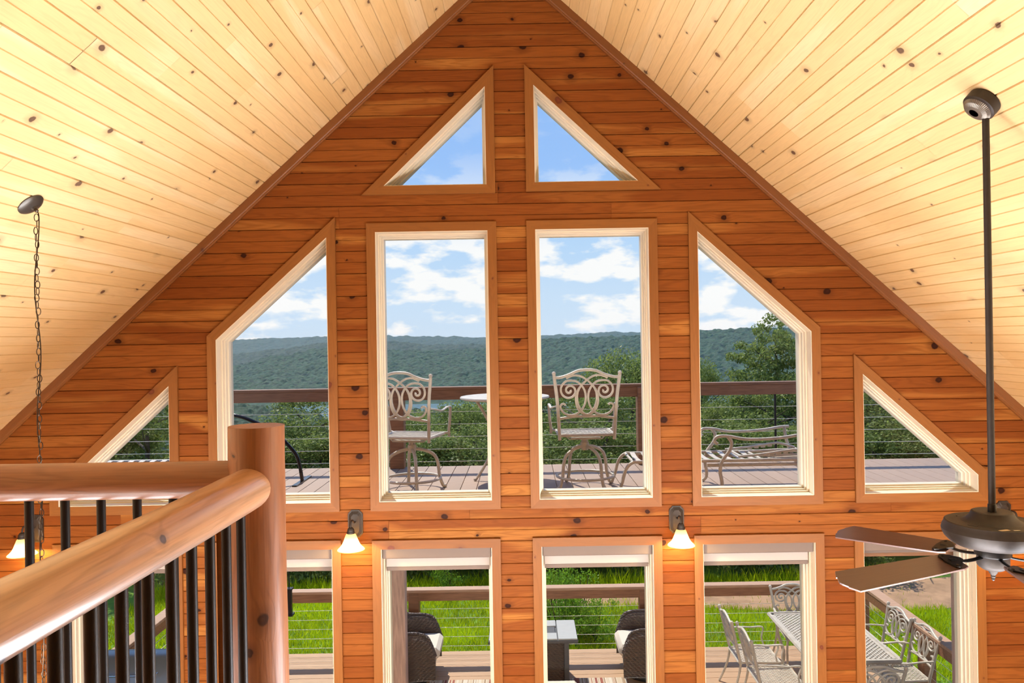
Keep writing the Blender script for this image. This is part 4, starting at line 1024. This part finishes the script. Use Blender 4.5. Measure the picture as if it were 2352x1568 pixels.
# the tall oak in the right trapezoid pane
yt = 21.5; cl = []
for px, py, r in [(1772, 730, .22), (1790, 742, .2), (1757, 752, .22), (1800, 765, .22), (1742, 760, .22), (1752, 775, .24), (1785, 775, .3), (1812, 785, .3), (1800, 805, .32), (1780, 800, .26), (1830, 800, .3), (1842, 830, .35), (1702, 795, .2), (1718, 803, .22), (1745, 795, .26), (1758, 812, .28), (1682, 822, .2), (1697, 818, .22), (1715, 824, .26), (1735, 838, .32), (1765, 840, .34), (1792, 836, .3), (1815, 835, .32), (1690, 860, .26), (1712, 862, .3), (1742, 866, .36), (1775, 872, .36), (1805, 868, .34), (1832, 866, .34), (1685, 885, .25), (1705, 890, .3), (1740, 898, .36), (1780, 905, .36), (1820, 900, .36), (1700, 925, .34), (1740, 935, .38), (1790, 940, .4), (1830, 940, .38), (1850, 880, .4), (1860, 920, .4)]:
    for s in range(2):
        p = P(px + rnd.uniform(-6, 6), py + rnd.uniform(-5, 5), yt + rnd.uniform(-.9, .9)); cl.append((p.x, p.y, p.z, r * .8))
p0 = P(1785, 1000, yt); zb = gz(p0.x, yt) - .1
t = empty('tall_oak', (p0.x, yt, zb)); tag(t, 'tallest oak rising above the railing in the right trapezoid window', 'tree')
V, T = leaf_cloud([(a - p0.x, b - yt, c - zb, r) for a, b, c, r in cl], 560, .046, 1.08, 77); o = link('crown', tri_object('crown', V, T, M_LEAF, quad=True), t); o['kind'] = 'stuff'
trunk(P(0, 740, yt).z - zb, .13, 5, .04, .1).build('trunk', M_BARK, t)
# shrubs and weeds at the lawn's edge
cme = []
for v in range(2):
    V, T = leaf_cloud([(rnd.gauss(0, .33), rnd.gauss(0, .3), .12 + .85 * rnd.random(), .22) for _ in range(26)], 420, .034, 1.2, 91 + v)
    cme.append(tri_object('foliage', V, T, (M_LEAF2, M_LEAF)[v], quad=True))
stm = MB()
for k in range(7): a = k * .9; stm.tube([(0, 0, 0), (.12 * math.cos(a), .12 * math.sin(a), .4), (.3 * math.cos(a), .3 * math.sin(a), .95)], [.012, .009, .004], 5)
stme = stm.mesh('stem', M_BARK)
def shrub(x, y, s, h, v, label, group=None):
    t = empty('leafy_shrub', (x, y, gz(x, y) - .03), rnd.uniform(0, 6)); tag(t, label, 'shrub', group); t.scale = (s, s, h)
    o = link('foliage', cme[v], t); o['kind'] = 'stuff'; link('stem', stme, t)
for (px, y, s, h, lab) in [(1285, 12.6, .62, .95, 'bright leafy shrub right behind the far edge of the slatted table'), (1330, 12.9, .62, 1.05, 'tallest bright leafy shrub behind the slatted table'), (1262, 13.4, .6, .95, 'bright leafy shrub farthest left behind the slatted table'), (1366, 12.5, .5, .75, 'small bright leafy shrub between the slatted table and right wicker armchair')]:
    shrub(P(px, 1430, y).x, y, s, h, 0, lab, 'shrubs behind the slatted table')
shrub(P(1030, 1340, 15.2).x, 15.2, .5, .85, 0, 'small bright green bush above the patio railing in the left middle window')
V, T = leaf_cloud([(x, 15.75 + rnd.random() * 1.3, gz(x, 16) + .1 + 1.5 * rnd.random() ** 1.2, .26) for x in [-7.4 + 15 * i / 420 for i in range(420)]], 300, .05, 1.2, 55)
tag(link('thicket', tri_object('thicket', V, T, M_LEAF, quad=True)), 'dark leafy thicket along the far edge of the lawn', 'thicket', kind='stuff')
# ---------------------------------------------------------------- lake and wooded hills
LZ = EZ - 33.0
def water():
    m = mat('lake_water', (.16, .26, .33, 1), .12, spec=.6, bump=(.25, .15)); return m
mb = MB(); mb.add([(-260, 250, LZ), (200, 250, LZ), (200, 640, LZ), (-260, 640, LZ)], [(0, 1, 2, 3)]); tag(mb.build('lake', water(), smooth=False), kind='structure')
def forest(name, c):
    m = mat(name, c, .9, var=(.28, .5)); return m
M_F1 = forest('near_forest', (.022, .05, .020, 1)); M_F2 = forest('far_forest', (.03, .055, .02, 1))
def ridge(name, pts, yb, yr, zb, m, nx, ny, bump, cell, label=None):
    "pts: (px, py) along the skyline; slope rises from depth yb to the skyline at depth yr"
    us = []
    for px, py in pts:
        p = P(px, py, yr); us.append((p.x / yr, p.z - bump * 1.15))
    def top(u):
        if u <= us[0][0]: return us[0][1]
        for (a, za), (b, zb_) in zip(us, us[1:]):
            if u <= b: f = (u - a) / (b - a); f = f * f * (3 - 2 * f); return za + (zb_ - za) * f
        return us[-1][1]
    u0, u1 = us[0][0], us[-1][0]; vs = []
    for j in range(ny + 1):
        t = j / ny
        y = yb + (yr - yb) * t if t <= 1 else yr
        for i in range(nx + 1):
            u = u0 + (u1 - u0) * i / nx; x = u * y
            s = t ** .9
            z = zb + (top(u) - zb) * s
            f = min(1, t * 12) if t < .95 else 1
            d0 = noise.voronoi(Vector((x / cell, y / cell, 1.3)))[0][0]
            d1 = noise.voronoi(Vector((x / cell * 2.2, y / cell * 2.2, 5.3)))[0][0]
            n2 = noise.noise(Vector((x / cell * .7, y / cell * .7, 7)))
            big = noise.noise(Vector((x / (cell * 9), y / (cell * 9), 4)))
            z += f * (bump * (math.sqrt(max(0, 1 - d0)) * 1.1 + math.sqrt(max(0, 1 - d1)) * .4 + .5 * n2) + bump * 1.3 * big * math.sin(PI * min(1, t)))
            vs.append((x, y, z))
    w = nx + 1; fs = [(j * w + i, j * w + i + 1, (j + 1) * w + i + 1, (j + 1) * w + i) for j in range(ny) for i in range(nx)]
    b = len(vs); vs += [(v[0], yr + 8, zb) for v in vs[-w:]]; fs += [(b - w + i, b - w + i + 1, b + i + 1, b + i) for i in range(nx)]
    mb = MB(); mb.add(vs, fs); return tag(mb.build(name, m, smooth=False), kind='structure')
ridge('hill', [(300, 850), (540, 838), (640, 815), (750, 797), (890, 803), (1000, 803), (1112, 800), (1180, 788), (1246, 777), (1350, 773), (1470, 769), (1605, 758), (1720, 752), (1830, 752), (2250, 740)], 395, 560, LZ - .5, M_F1, 820, 180, 2.1, 3.6)
ridge('hill', [(300, 800), (540, 812), (640, 800), (750, 786), (890, 783), (1000, 790), (1150, 790), (1300, 795)], 600, 800, LZ, M_F2, 420, 50, 2.6, 6)
ridge('hill', [(300, 781), (540, 779), (640, 776), (750, 772), (890, 769), (905, 771), (1000, 771), (1112, 774), (1246, 769), (1350, 765), (1400, 761), (1470, 762), (1605, 758), (2250, 752)], 900, 1250, LZ, M_F2, 520, 30, 3, 9)
# wooded near shore on the left
ridge('hill', [(200, 925), (540, 925), (620, 930), (700, 940), (800, 985), (900, 1010)], 90, 230, EZ - 34, M_F1, 260, 160, 2.0, 2.6)
ridge('hill', [(860, 952), (960, 940), (1060, 936), (1200, 930), (1400, 930), (2250, 915)], 90, 200, EZ - 34, M_F1, 420, 140, 2.0, 2.4)
# summer haze over the valley
hz = bpy.data.materials.new('haze'); hz.use_nodes = True; nt = hz.node_tree; nt.nodes.clear()
o_ = nt.nodes.new('ShaderNodeOutputMaterial'); v_ = nt.nodes.new('ShaderNodeVolumeScatter'); v_.inputs['Color'].default_value = (.30, .62, 1.0, 1); v_.inputs['Density'].default_value = .0002; v_.inputs['Anisotropy'].default_value = .0
nt.links.new(v_.outputs[0], o_.inputs['Volume'])
mb = MB(); mb.box((0, 760, EZ - 20), (2400, 1300, 64)); o = mb.build('haze', hz, smooth=False); tag(o, 'blue summer haze over the valley', 'haze', kind='stuff')
